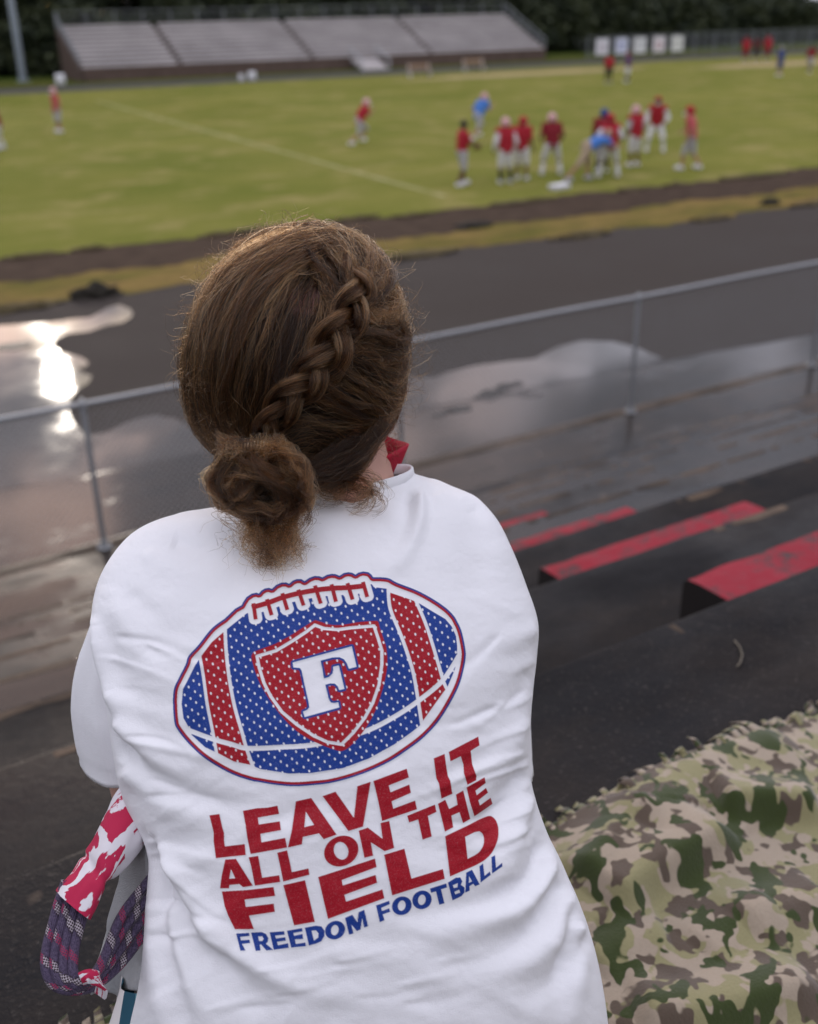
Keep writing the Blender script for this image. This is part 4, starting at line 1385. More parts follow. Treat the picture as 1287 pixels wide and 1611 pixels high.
for L3, R3, B3 in RINGS:
    Lp, Rp, Bp = W(*L3), W(*R3), W(*B3)
    c = (Lp + Rp) / 2
    n = Bp - c
    lat = (Rp - Lp) / 2
    cc, s_ = np.cos(ang), np.sin(ang)
    e1, e2 = 2 / 2.25, 2 / 2.25
    X = np.sign(cc) * np.abs(cc) ** e1
    Y = np.sign(s_) * np.abs(s_) ** e2
    front = -n * 0.95
    ctrl.append(c + lat * X[:, None] + np.where(Y[:, None] > 0, n * Y[:, None], -front * Y[:, None]))
ctrl = np.array(ctrl)                                       # K, NA, 3
KR = len(ctrl)


def surf(s, a):
    """points on the smooth shirt; s in 0..KR-1, a angle"""
    s = np.clip(s, 0, KR - 1.0001)
    i = np.floor(s).astype(int)
    t = (s - i)[..., None]
    k = (a / (2 * np.pi) * NA) % NA
    j = np.floor(k).astype(int)
    w = (k - j)[..., None]
    j2 = (j + 1) % NA

    def ringpt(ii):
        ii = np.clip(ii, 0, KR - 1)
        return ctrl[ii, j] * (1 - w) + ctrl[ii, j2] * w
    p0, p1, p2, p3 = ringpt(i - 1), ringpt(i), ringpt(i + 1), ringpt(i + 2)
    return .5 * (2 * p1 + (p2 - p0) * t + (2 * p0 - 5 * p1 + 4 * p2 - p3) * t * t + (3 * p1 - p0 - 3 * p2 + p3) * t ** 3)


def surf_n(s, a):
    e = 1e-2
    d1 = surf(s + e, a) - surf(s - e, a)
    d2 = surf(s, a + e) - surf(s, a - e)
    n = np.cross(d2, d1)
    n /= (np.linalg.norm(n, axis=-1, keepdims=True) + 1e-9)
    return n


# folds: polyline in the photo, height (mm, + ridge), half width (px), softness of the lower side
FOLDS = [
    ([(150, 985), (168, 1060), (196, 1130), (240, 1195), (300, 1245)], 5.0, 15, 1.6),
    ([(146, 1000), (158, 1080), (182, 1150), (222, 1225), (262, 1275)], -5.0, 10, 1.4),
    ([(178, 1090), (230, 1120), (290, 1128)], 2.0, 13, 1.2),
    ([(185, 1135), (245, 1175), (330, 1190)], 2.6, 14, 1.3),
    ([(185, 1165), (250, 1222), (335, 1262), (420, 1268)], -3.0, 14, 1.2),
    ([(195, 1205), (255, 1262), (340, 1300)], 3.2, 14, 1.2),
    ([(180, 940), (215, 1020), (255, 1075), (290, 1110)], 2.2, 18, 1.4),
    ([(200, 930), (262, 985), (330, 1010)], -1.6, 16, 1.2),
    ([(225, 870), (290, 900), (370, 905)], 1.6, 15, 1.2),
    ([(270, 850), (330, 868), (400, 862)], -1.8, 13, 1.2),
    ([(236, 1325), (262, 1400), (310, 1480), (380, 1550), (450, 1600)], -7.0, 13, 1.7),
    ([(245, 1330), (290, 1400), (345, 1470), (430, 1540), (520, 1590)], 4.0, 18, 1.3),
    ([(232, 1345), (245, 1440), (275, 1540), (305, 1640)], -6.0, 11, 1.5),
    ([(234, 1345), (232, 1450), (250, 1560), (268, 1660)], 4.0, 10, 1.3),
    ([(245, 1440), (292, 1545), (350, 1640)], 3.0, 16, 1.3),
    ([(300, 1450), (380, 1520), (480, 1560), (600, 1575)], 2.4, 18, 1.2),
    ([(340, 1500), (440, 1560), (560, 1600)], -2.6, 14, 1.2),
    ([(652, 750), (660, 790), (655, 830), (630, 880), (590, 905)], 4.0, 11, 1.5),
    ([(640, 755), (644, 800), (632, 845), (600, 880)], -3.0, 10, 1.2),
    ([(690, 770), (706, 830), (700, 900)], 1.8, 15, 1.2),
    ([(745, 790), (760, 870), (735, 960)], -1.8, 16, 1.3),
    ([(845, 990), (800, 1010), (750, 1015)], 2.0, 14, 1.2),
    ([(840, 1060), (800, 1100), (745, 1130)], -2.0, 15, 1.2),
    ([(833, 1130), (800, 1180), (762, 1240), (740, 1300)], 2.4, 16, 1.2),
    ([(830, 1215), (800, 1255), (772, 1300), (770, 1350)], -3.6, 13, 1.4),
    ([(835, 1250), (812, 1300), (795, 1360), (742, 1395)], 4.0, 16, 1.4),
    ([(860, 1320), (840, 1380), (780, 1415), (700, 1432), (620, 1440)], -5.0, 13, 1.5),
    ([(868, 1350), (830, 1420), (760, 1450), (660, 1468)], 4.2, 17, 1.3),
    ([(892, 1385), (850, 1455), (790, 1495), (700, 1515)], -4.2, 14, 1.5),
    ([(900, 1400), (880, 1470), (820, 1520), (730, 1550)], 3.6, 16, 1.3),
    ([(925, 1470), (880, 1540), (810, 1580)], -3.6, 13, 1.4),
    ([(898, 1420), (893, 1500), (884, 1570), (872, 1650)], -3.0, 10, 1.4),
    ([(912, 1450), (910, 1530), (900, 1620)], 3.4, 13, 1.2),
    ([(560, 1230), (640, 1215), (720, 1180)], 1.2, 18, 1.2),
    ([(700, 1110), (740, 1070), (800, 1050)], 1.6, 18, 1.2),
    ([(430, 1290), (520, 1265), (600, 1250)], -1.2, 16, 1.2),
    ([(520, 1500), (640, 1500), (740, 1470)], 1.6, 18, 1.2),
]
_rc = random.Random(21)
for _k in range(46):                                        # fine pulled creases: from the armpits and the waist into the back
    if _k % 2:
        x0, y0, sg, sl = _rc.uniform(165, 260), _rc.uniform(1000, 1480), 1, _rc.uniform(.1, .9)
    else:
        x0, y0, sg, sl = _rc.uniform(770, 840) + (max(0, _k - 20) * 2), _rc.uniform(990, 1300) + max(0, _k - 20) * 8, -1, _rc.uniform(.1, .8)
    L0 = _rc.uniform(60, 190)
    cx = _rc.uniform(-18, 18)
    FOLDS.append(([(x0, y0), (x0 + sg * L0 * .5, y0 + sl * L0 * .5 + cx), (x0 + sg * L0, y0 + sl * L0 * .8)], _rc.choice((-1, 1)) * _rc.uniform(.6, 1.5), _rc.uniform(3.5, 6.5), _rc.uniform(1.0, 2.2)))
for _k in range(14):                                        # faint creases across the lower back
    x0, y0 = _rc.uniform(330, 720), _rc.uniform(1500, 1600)
    FOLDS.append(([(x0, y0), (x0 + 60, y0 - 8 + _rc.uniform(-6, 6)), (x0 + 130, y0 - 30)], _rc.choice((-1, 1)) * _rc.uniform(.4, .8), _rc.uniform(4, 7), 1.5))
_fl = []
for pl, amp, w, soft in FOLDS:
    _fl.append((np.array(spline(pl, 5)), (2.9 if abs(amp) >= 2.4 else 2.0) * amp / 1000.0, w * 1.1, soft))


def folds(px, py):
    d = np.zeros_like(px)
    for P, amp, w, soft in _fl:
        lo, hi = P.min(0) - 4 * w, P.max(0) + 4 * w
        m = (px > lo[0]) & (px < hi[0]) & (py > lo[1]) & (py < hi[1])
        if not m.any():
            continue
        x, y = px[m], py[m]
        best = np.full(x.shape, 1e9)
        sgn = np.zeros(x.shape)
        tt = np.zeros(x.shape)
        n = len(P) - 1
        for k in range(n):
            a, b2 = P[k], P[k + 1]
            ab = b2 - a
            l2 = ab @ ab + 1e-9
            t = np.clip(((x - a[0]) * ab[0] + (y - a[1]) * ab[1]) / l2, 0, 1)
            dx, dy = x - a[0] - t * ab[0], y - a[1] - t * ab[1]
            r2 = dx * dx + dy * dy
            c = r2 < best
            best = np.where(c, r2, best)
            sgn = np.where(c, np.sign(ab[0] * dy - ab[1] * dx), sgn)
            tt = np.where(c, (k + t) / n, tt)
        r = np.sqrt(best)
        ww = np.where(sgn > 0, w * soft, w) * (0.7 + .8 * tt)
        fade = np.clip(1 - tt, 0, 1) ** .8 * np.clip(tt * 6 + .35, 0, 1)
        d[m] += amp * fade * np.exp(-(r / ww) ** 2)
    return d


_gn = [(rng.uniform(-1, 1, 2), rng.uniform(0, 6.28)) for _ in range(0)]


def vnoise(x, y, seed):
    """smooth value noise, vectorised"""
    xi, yi = np.floor(x).astype(int), np.floor(y).astype(int)
    fx, fy = x - xi, y - yi
    fx, fy = fx * fx * (3 - 2 * fx), fy * fy * (3 - 2 * fy)

    def h(a, b2):
        q = (a * 374761393 + b2 * 668265263 + seed * 1442695041) & 0xffffffff
        q = ((q ^ (q >> 13)) * 1274126177) & 0xffffffff
        return ((q ^ (q >> 16)) & 0xffff) / 65535.0 - .5
    return (h(xi, yi) * (1 - fx) + h(xi + 1, yi) * fx) * (1 - fy) + (h(xi, yi + 1) * (1 - fx) + h(xi + 1, yi + 1) * fx) * fy


def drape(px, py):
    d = folds(px, py)
    # gathered wrinkles: warped, stretched ripples running down to the right on the left, down to the left on the right
    wx = px + 26 * vnoise(px / 90, py / 90, 5)
    wy = py + 26 * vnoise(px / 90, py / 90, 6)
    for sgn_, cx, seed in ((1, 300, 1), (-1, 790, 2)):
        wgt = np.exp(-((px - cx) / 230.0) ** 2) * (.45 + .55 * np.clip((py - 900) / 350, 0, 1))
        u = wx * .86 * sgn_ * .55 + wy * .85
        v = wx * .85 - wy * .5 * sgn_
        d += wgt * .0032 * vnoise(u / 34, v / 150, seed) + wgt * .0010 * vnoise(u / 15, v / 80, seed + 10)
    d += .0026 * vnoise(wx / 120, wy / 60, 21) + .0007 * vnoise(wx / 45, wy / 20, 22) + .0003 * vnoise(wx / 14, wy / 9, 23)
    d += .00025 * vnoise(px / 5, py / 5, 24)
    return d


def shirt_pts(s, a, lift=0.0):
    p = surf(s, a)
    n = surf_n(s, a)
    px, py, _ = proj(p)
    back = np.clip(np.sin(a) * 2.5 + .8, 0.0, 1.0)
    fade = np.clip((KR - 2.2 - s) / 1.2, 0.12, 1)
    vd_ = CAM - p
    vd_ = vd_ / np.linalg.norm(vd_, axis=-1, keepdims=True)
    rim = np.clip(((vd_ * n).sum(-1) - .04) / .42, 0.10, 1)      # cloth lies taut round the sides
    d = drape(px, py) * back * fade * rim + (1 - back) * .004 * vnoise(a * 4, s * 2, 31)
    return p + n * (d + lift)[..., None]


# angles dense on the back, sparse on the front
t_ = np.concatenate([np.linspace(-.35, np.pi + .35, 560), np.linspace(np.pi + .35, 2 * np.pi - .35, 120)[1:-1]])
s_ = np.linspace(0, KR - 1.001, 620)
Sg, Ag = np.meshgrid(s_, t_, indexing='ij')
SV_ = shirt_pts(Sg, Ag)
chk = surf_n(np.array([6.0]), np.array([np.pi / 2]))[0]
if chk @ FW > 0:                                            # normals must point out of the back
    _sn = surf_n
    surf_n = lambda s, a: -_sn(s, a)
    SV_ = shirt_pts(Sg, Ag)

m_cot, t2, b2_ = new_mat('white_cotton')
g_ = N(t2, 'ShaderNodeNewGeometry')
f1 = noise_tex(t2, g_.outputs['Position'], 900.0, 2.0, 0.6)
f2 = noise_tex(t2, g_.outputs['Position'], 160.0, 4.0, 0.6)
b2_.inputs['Base Color'].default_value = tuple(WHITE) + (1,)
b2_.inputs['Roughness'].default_value = 0.9
b2_.inputs['Specular IOR Level'].default_value = 0.15
b2_.inputs['Sheen Weight'].default_value = 0.08
bump_to(t2, b2_, MATH(t2, 'ADD', f1, f2), 0.30, 0.0012)
M_cotton = m_cot

woman = empty('person', tuple(ground(580, 1611, Z1)))
wl = np.array(woman.location)
tag(woman, 'seated woman with braided brown hair, seen from behind in a white printed T-shirt', 'person')


def wp(P):
    return np.asarray(P) - wl


shirt = fastmesh('shirt', wp(SV_.reshape(-1, 3)), gridquads(len(s_), len(t_), True), M_cotton, woman)
# ribbed collar
cr = ctrl[-1]
cc_ = wp(cr[::6])
v_, f_ = [], []
cen = cc_.mean(0)
for i, p in enumerate(cc_):
    o_ = (p - cen); o_ /= np.linalg.norm(o_)
    for k in range(8):
        a = 2 * math.pi * k / 8
        v_.append(p + o_ * .0025 * math.cos(a) + UP * (.006 * math.sin(a)))
nC = len(cc_)
for i in range(nC):
    for k in range(8):
        f_.append((i * 8 + k, i * 8 + (k + 1) % 8, ((i + 1) % nC) * 8 + (k + 1) % 8, ((i + 1) % nC) * 8 + k))
obj('collar', v_, f_, M_cotton, shirt, True)

# the ink, a skin of paint lying on the cloth
s2 = np.linspace(2.6, 11.6, 1150)
a2 = np.linspace(.30, np.pi - .12, 1150)
Sg, Ag = np.meshgrid(s2, a2, indexing='ij')
PV = shirt_pts(Sg, Ag, 0.0005)
qx, qy, _ = proj(PV)
inb = (qx > PX0 + 2) & (qx < PX1 - 2) & (qy > PY0 + 2) & (qy < PY1 - 2)
cov = np.where(inb, sample(inkcov, qx, qy), 0)
rgb = sample(inkrgb, qx, qy)
Q = gridquads(*Sg.shape)
keep = cov.ravel()[Q].max(1) > .04
Q = Q[keep]
used, inv = np.unique(Q, return_inverse=True)
Q = inv.reshape(Q.shape)
m_ink, t2, b2_ = new_mat('printed_ink')
at_ = N(t2, 'ShaderNodeAttribute', attribute_name='ink')
g_ = N(t2, 'ShaderNodeNewGeometry')
fn = noise_tex(t2, g_.outputs['Position'], 700.0, 3.0, 0.7)
fn2 = noise_tex(t2, g_.outputs['Position'], 40.0, 4.0, 0.6)
wearn = MATH(t2, 'MULTIPLY', RAMP(t2, fn, [(0.52, 0.0), (0.80, 1.0)]), 0.12)
t2.links.new(MIX(t2, wearn, at_.outputs['Color'], (0.62, 0.60, 0.62)), b2_.inputs['Base Color'])
t2.links.new(RAMP(t2, fn2, [(0.3, 0.50), (0.7, 0.72)]), b2_.inputs['Roughness'])
b2_.inputs['Specular IOR Level'].default_value = 0.22
bump_to(t2, b2_, fn, 0.25, 0.0010)
pr = fastmesh('print', wp(PV.reshape(-1, 3)[used]), Q, m_ink, shirt)
pr['label'] = 'red and blue print of a football with shield and slogan'
ca = pr.data.color_attributes.new('ink', 'FLOAT_COLOR', 'POINT')
colr = np.ones((len(used), 4), np.float32)
colr[:, :3] = rgb.reshape(-1, 3)[used]
ca.data.foreach_set('color', colr.ravel())

# sleeves: open cloth tubes with a hem
def sleeve(pts, rads, name='sleeve', seed=0, hem_tilt=0.0):
    pts2 = [Vector(tuple(p)) for p in spline(pts, 8)]
    rr = np.interp(np.linspace(0, 1, len(pts2)), np.linspace(0, 1, len(rads)), rads)
    P_, fr = frames(pts2)
    n = 64
    V = []
    for i, (p, (t, a, b3)) in enumerate(zip(P_, fr)):
        k = i / (len(P_) - 1)
        for j in range(n):
            an = 2 * math.pi * j / n
            d = rr[i] + .0075 * mnoise.noise((math.cos(an) * 1.6 + seed, math.sin(an) * 1.6, k * 1.2)) * k + .004 * mnoise.noise((math.cos(an) * 3.0 + seed, math.sin(an) * 3.0, k * 4)) - .0016 * math.exp(-((k - .93) / .012) ** 2)
            V.append(p + (a * math.cos(an) + b3 * math.sin(an)) * d + t * (hem_tilt * math.cos(an) * k))
    o0 = len(P_)
    for i, kk in ((o0 - 1, .996), (o0 - 4, .985)):          # turned-in hem
        p = P_[i]
        for j in range(n):
            V.append(p + (V[(i) * n + j] - p) * (.975))
    F = [tuple(q) for q in gridquads(o0 + 2, n, True)]
    return obj(name, [wp(v) for v in V], F, M_cotton, shirt, True)


sleeve([W(262, 872, 1.125), W(232, 945, 1.125), W(216, 1030, 1.13), W(209, 1105, 1.14), W(216, 1188, 1.155)], [.026, .046, .055, .059, .057], seed=1, hem_tilt=.010)
sleeve([W(715, 880, 1.20), W(750, 985, 1.20), W(756, 1100, 1.21), W(762, 1226, 1.22)], [.035, .050, .051, .052], seed=7)

# ------------------------------------------------------------------ body under the clothes
M_skin = M_skins[0]
m_sk, t2, b2_ = new_mat('fair_skin')
g_ = N(t2, 'ShaderNodeNewGeometry')
n_ = noise_tex(t2, g_.outputs['Position'], 60.0, 4.0)
t2.links.new(MIX(t2, n_, (0.50, 0.26, 0.20), (0.60, 0.36, 0.28)), b2_.inputs['Base Color'])
b2_.inputs['Roughness'].default_value = 0.5
b2_.inputs['Subsurface Weight'].default_value = 0.15
b2_.inputs['Subsurface Radius'].default_value = (.01, .004, .002)
HC = W(467, 568, 1.135)                                     # head centre
HH, HT = math.radians(31 + 48), math.radians(22)
SC = W(496, 598, 1.14)                                      # skull centre, further round under the hair
hf = np.array([math.sin(HH) * math.cos(HT), math.cos(HH) * math.cos(HT), -math.sin(HT)])
hr = np.array([math.cos(HH), -math.sin(HH), 0])
hu = np.cross(hr, hf)
B15 = math.radians(15)
bf = np.array([math.sin(B15), math.cos(B15), 0])
bl = np.array([math.cos(B15), -math.sin(B15), 0])
zv = np.array([0, 0, 1.0])
neck0 = W(548, 802, 1.14)
hipc = W(590, 1760, 1.06); hipc[2] = Z1 + .13


def ch(pts, rr, seg=14):
    return tube_vf([wp(p) for p in pts], rr, seg)


body = []
for s in (-1, 1):
    body.append(ch([hipc + bl * .09 * s, W(565, 1400, 1.08) + bl * .07 * s, W(515, 1050, 1.115) + bl * .055 * s, W(525, 870, 1.14) + bl * .04 * s], [.12, .09, .075, .05]))
shL, shR = W(245, 965, 1.145), W(715, 940, 1.21)
elL, elR = W(252, 1330, 1.26), W(725, 1300, 1.32)
haL, haR = hipc + bf * .52 - bl * .05 + zv * .18, hipc + bf * .52 + bl * .08 + zv * .18
body += [ch([shL, W(216, 1150, 1.155), elL], [.036, .044, .038]), ch([elL, (elL + haL) / 2, haL], [.040, .036, .026]),
         ch([shR, W(745, 1150, 1.22), elR], [.034, .042, .038]), ch([elR, (elR + haR) / 2, haR], [.040, .036, .026]), ch([shL + bl * .02, neck0 - zv * .03, shR - bl * .02], [.03, .045, .03])]
for h_, sg in ((haL, 1), (haR, -1)):
    body.append(ch([h_, h_ + bf * .05], [.036, .036]))
    for k in range(4):
        o3 = bl * (-.027 + .018 * k)
        L_ = (.075, .088, .083, .066)[k]
        body.append(ch([h_ + bf * .05 + o3, h_ + bf * (.05 + L_ * .55) + o3 * 1.1 - zv * .006, h_ + bf * (.05 + L_) + o3 * 1.1 - zv * .022], [.0095, .009, .0075], 8))
    body.append(ch([h_ + bf * .01 + bl * .03 * sg, h_ + bf * .05 + bl * .055 * sg, h_ + bf * .085 + bl * .05 * sg - zv * .01], [.012, .010, .008], 8))
body.append(ch([neck0 - zv * .02, (neck0 + SC) / 2, SC - hu * .05 - hf * .01], [.062, .056, .056]))
for s in (-1, 1):
    kn = hipc + bl * (.10 * s) + bf * .46 + zv * .02
    ft = np.array([*(kn + bf * .05)[:2], Z1 - RISE + .09])
    body += [ch([hipc + bl * .09 * s, kn, ft], [.105, .068, .045]), ch([ft, ft + bf * .14 - zv * .03], [.045, .036])]
# skull and face
V, F = [], []
nu, nv = 40, 30
for i in range(nv + 1):
    th = math.pi * i / nv
    for j in range(nu):
        ph = 2 * math.pi * j / nu
        x, y, z = math.sin(th) * math.cos(ph), math.sin(th) * math.sin(ph), math.cos(th)
        fx = x * .076 * (1 - .22 * max(0, -z) * (1 if y > -.2 else .6))
        fy = y * .094
        fz = z * .118
        if y > 0:
            g2 = lambda cx, cz, sx_, sz_: math.exp(-(((x - cx) / sx_) ** 2 + ((z - cz) / sz_) ** 2)) * y
            fy += .022 * g2(0, -.22, .16, .20) + .010 * g2(0, -.78, .3, .14) + .005 * g2(0, -.52, .24, .09) - .009 * (g2(.38, .0, .2, .12) + g2(-.38, .0, .2, .12)) + .004 * g2(0, .22, .7, .12)
        V.append(wp(SC + hr * fx + hf * (fy + .012) + hu * (fz - .01)))
for i in range(nv):
    for j in range(nu):
        F.append((i * nu + j, (i + 1) * nu + j, (i + 1) * nu + (j + 1) % nu, i * nu + (j + 1) % nu))
body.append((V, F))
for s in (-1, 1):
    e0 = SC + hr * .074 * s - hf * .005 - hu * .02
    body.append(ch([e0 + hu * .028 - hf * .004, e0 + hr * .012 * s - hf * .010 + hu * .008, e0 + hr * .008 * s - hu * .026 + hf * .004], [.008, .013, .008], 8))
v, f = merge_vf(body)
bo = obj('body', v, f, m_sk, woman, True)
baked(bo, [('REMESH', dict(mode='VOXEL', voxel_size=.0055)), ('SMOOTH', dict(factor=.5, iterations=4))])
bo.data.materials.clear()
bo.data.materials.append(m_sk)
for s in (-1, 1):
    bm = bmesh.new()
    bmesh.ops.create_uvsphere(bm, u_segments=14, v_segments=10, radius=.0115)
    eo = bmobj('eye', bm, mat_plain('eye_white', (.7, .68, .66), .2, .02), woman, True, tuple(wp(SC + hr * .030 * s + hf * .087 - hu * .008)))
    bm = bmesh.new()
    bmesh.ops.create_uvsphere(bm, u_segments=12, v_segments=8, radius=.0060)
    bmobj('iris', bm, mat_plain('iris', (.06, .035, .02), .2, .1), eo, True, tuple(hf * .0072))
# lips
bm = bmesh.new()
bmesh.ops.create_uvsphere(bm, u_segments=16, v_segments=8, radius=1)
for q in bm.verts:
    q.co = Vector(tuple(wp(SC + hr * q.co.x * .024 + hf * (.099 + q.co.y * .007 - .006 * q.co.x ** 2) + hu * (-.070 + q.co.z * .008))))
bmobj('lips', bm, mat_plain('lip', (.42, .10, .10), .4, .1), woman, True)

# red face covering pulled over the jaw, seen past the cheek
M_mask = mat_plain('red_cloth', (0.42, 0.012, 0.035), 0.75, 0.12, 40, 0.4, 300)
V, F = [], []
nx, ny = 36, 14
for i in range(ny + 1):
    for j in range(nx + 1):
        ph = math.radians(14 + 152 * j / nx)
        q = i / ny
        z = -.036 - .118 * q + .030 * (abs(j / nx - .5) * 2) ** 3 * (q - .4)
        e_ = abs(2 * j / nx - 1)
        z = -.088 + (z + .088) * (1 - .62 * e_ ** 3)
        r = .079 - .012 * q + .004 * math.sin(q * math.pi)
        V.append(wp(SC + hr * (math.cos(ph) * (r + .006)) + hf * (math.sin(ph) * (r + .046 - .022 * q) + .006) + hu * (z + .012 * math.cos(2 * ph) * (1 - q))))
for i in range(ny):
    for j in range(nx):
        F.append((i * (nx + 1) + j, i * (nx + 1) + j + 1, (i + 1) * (nx + 1) + j + 1, (i + 1) * (nx + 1) + j))
mk = obj('face_mask', V, F, M_mask, woman, True)
baked(mk, [('SOLIDIFY', dict(thickness=.003))])

# trousers and shoes
M_denim = mat_plain('dark_denim', (0.028, 0.035, 0.06), 0.85, 0.25, 60, 0.4, 500)
legs = []
for s in (-1, 1):
    kn = hipc + bl * (.10 * s) + bf * .46 + zv * .02
    ft = np.array([*(kn + bf * .05)[:2], Z1 - RISE + .12])
    legs += [ch([hipc + bl * .08 * s - zv * 0, hipc + bl * .10 * s + bf * .2, kn, ft], [.135, .118, .088, .068])]
v, f = merge_vf(legs)
tr = obj('trousers', v, f, M_denim, woman, True)
baked(tr, [('REMESH', dict(mode='VOXEL', voxel_size=.009)), ('SMOOTH', dict(factor=.5, iterations=4))])
tr.data.materials.clear(); tr.data.materials.append(M_denim)
for s in (-1, 1):
    kn = hipc + bl * (.10 * s) + bf * .46
    c = np.array([*(kn + bf * .10)[:2], Z1 - RISE + .045])
    bm = bmesh.new()
    bmesh.ops.create_uvsphere(bm, u_segments=20, v_segments=12, radius=1)
    for q in bm.verts:
        q.co = Vector(tuple(wp(c + bl * q.co.x * .048 + bf * (q.co.y * .135) + zv * (max(q.co.z, -.8) * .055 + .012 * max(0, -q.co.y)))))
    bmobj('shoe', bm, mat_plain('shoe_grey', (.12, .12, .13), .6, .2), woman, True)
# ------------------------------------------------------------------ hair
HA = np.stack([hr / .111, (hf) / .120, hu / .131])            # world -> unit sphere of the hair envelope
HEC = HC - hf * .006 + hu * .004


def onhead(px, py, lift=0.0):
    """points of the hair envelope seen at these pixels, lift metres above it"""
    px, py, lift = np.broadcast_arrays(np.asarray(px, float), np.asarray(py, float), np.asarray(lift, float))
    d = FW + RT * ((px - 643.5) / FPX)[..., None] - UP * ((py - 805.5) / FPX)[..., None]
    sc = (1 + lift / .12)[..., None]
    o_ = (HA @ (CAM - HEC)) / sc
    dd = (d @ HA.T) / sc
    a = (dd * dd).sum(-1)
    b3 = (o_ * dd).sum(-1)
    c = (o_ * o_).sum(-1) - 1
    disc = b3 * b3 - a * c
    t = np.where(disc > 0, (-b3 - np.sqrt(np.maximum(disc, 0))) / a, -b3 / a)
    q = o_ + dd * t[..., None]
    nrm = np.linalg.norm(q, axis=-1, keepdims=True)
    q = np.where((disc > 0)[..., None], q, q / nrm)
    return HEC + (q * sc) @ np.linalg.inv(HA).T


def hnormal(P):
    q = (P - HEC) @ HA.T
    n = q @ HA
    return n / np.linalg.norm(n, axis=-1, keepdims=True)


rh = np.random.default_rng(77)
HP, HRad, HN, HCol = [], [], [], []


def smooth_noise(n, m, amp, k=4):
    """n strands, m points: low-frequency 3D wobble"""
    c = rh.normal(size=(n, k, 3))
    x = np.linspace(0, k - 1.001, m)
    i = x.astype(int)
    t = (x - i)
    t = (t * t * (3 - 2 * t))[None, :, None]
    return amp * (c[:, i] * (1 - t) + c[:, np.minimum(i + 1, k - 1)] * t)


PATCH = np.array([(468, 452), (480, 458), (492, 468), (486, 482), (478, 494)], float)


def add(P, r0=.00011, r1=.00005, tone=None, part=False):
    if part:                                                     # hair is thin along the parting
        x, y, _z2 = proj(P)
        dd = np.min(np.hypot(x[..., None] - PATCH[:, 0], y[..., None] - PATCH[:, 1]), axis=(1, 2))
        kp = (dd > 13) | (rh.uniform(size=len(P)) < .05)
        P = P[kp]
        tone = tone[kp]
    n, m = P.shape[:2]
    HP.append(P.reshape(-1, 3))
    HN.append(np.full(n, m))
    HRad.append(np.tile(np.linspace(r0, r1, m), n))
    HCol.append(rh.uniform(0, 1, n) if tone is None else tone)


def resample(g, m):
    g = np.array(spline([np.array(p, float) for p in g], 10))
    L_ = np.concatenate([[0], np.cumsum(np.linalg.norm(np.diff(g[:, :2], axis=0), axis=1))])
    x = np.linspace(0, L_[-1], m)
    return np.stack([np.interp(x, L_, g[:, k]) for k in range(g.shape[1])], 1)


def hair_sheet(guides, nclump, per, m=18, spread=3.2, wob=.0016, depth=.012, conv=.35, lift0=0.0, loose=1.6):
    """strands in clumps, interpolated between neighbouring guides (px, py, lift mm)"""
    G = np.stack([resample(g, m) for g in guides])               # k, m, 3
    k = len(G)
    u = (np.arange(nclump) + rh.uniform(0, 1, nclump)) / nclump * (k - 1) * .9999
    off = rh.normal(size=(nclump, 1)) * 0
    for c in range(nclump):
        uu = np.clip(u[c] + rh.normal(size=per) * .10 * (k - 1) / 6, 0, k - 1.001)
        i = uu.astype(int)
        t = (uu - i)[:, None, None]
        g = G[i] * (1 - t) + G[np.minimum(i + 1, k - 1)] * t
        ci = int(u[c]); ct = u[c] - ci
        gc = (G[ci] * (1 - ct) + G[min(ci + 1, k - 1)] * ct)[None]
        w = np.linspace(0, 1, m)[None, :, None]
        cl = np.clip(np.sin(w * np.pi) * .55 + w * conv, 0, .85)
        g = g * (1 - cl) + gc * cl
        wig = smooth_noise(per, m, spread, 5)[..., :2]
        cw = smooth_noise(1, m, spread * 1.5, 4)[..., :2]
        s0 = rh.uniform(0, .12, per)[:, None]
        px = g[..., 0] + wig[..., 0] + cw[..., 0]
        py = g[..., 1] + wig[..., 1] + cw[..., 1]
        lf = g[..., 2] / 1000 + lift0 - depth * rh.uniform(0, 1, (per, 1)) ** 1.6 + rh.normal() * .0042
        lf = lf + .0018 * np.sin(np.linspace(0, 3.1, m) * rh.uniform(.6, 2) + rh.uniform(0, 6))[None]
        P = onhead(px, py, lf) + smooth_noise(per, m, wob * .35, 6)
        # flyers
        fl = rh.uniform(size=per) < .06
        if fl.any():
            P[fl] += smooth_noise(int(fl.sum()), m, .0055, 5) * np.linspace(.2, 1, m)[None, :, None]
        add(P, tone=np.clip(rh.normal(.44, .25) + rh.normal(size=per) * .17, 0, 1), part=True)
    # single loose hairs lying over the locks, paler and not quite parallel
    n = int(nclump * loose)
    uu = rh.uniform(0, k - 1.001, n)
    i = uu.astype(int)
    t = (uu - i)[:, None, None]
    sh = np.clip(t + rh.normal(size=(n, 1, 1)) * .5 * np.linspace(-.5, 1, m)[None, :, None], -.3, 1.3)
    g = G[i] * (1 - sh) + G[np.minimum(i + 1, k - 1)] * sh
    wig = smooth_noise(n, m, spread * 2.2, 6)
    P = onhead(g[..., 0] + wig[..., 0], g[..., 1] + wig[..., 1], g[..., 2] / 1000 + lift0 + rh.uniform(-.001, .006, (n, 1))) + smooth_noise(n, m, .0014, 9)
    add(P, .00019, .00008, tone=np.clip(rh.normal(.82, .16, n), 0, 1), part=True)


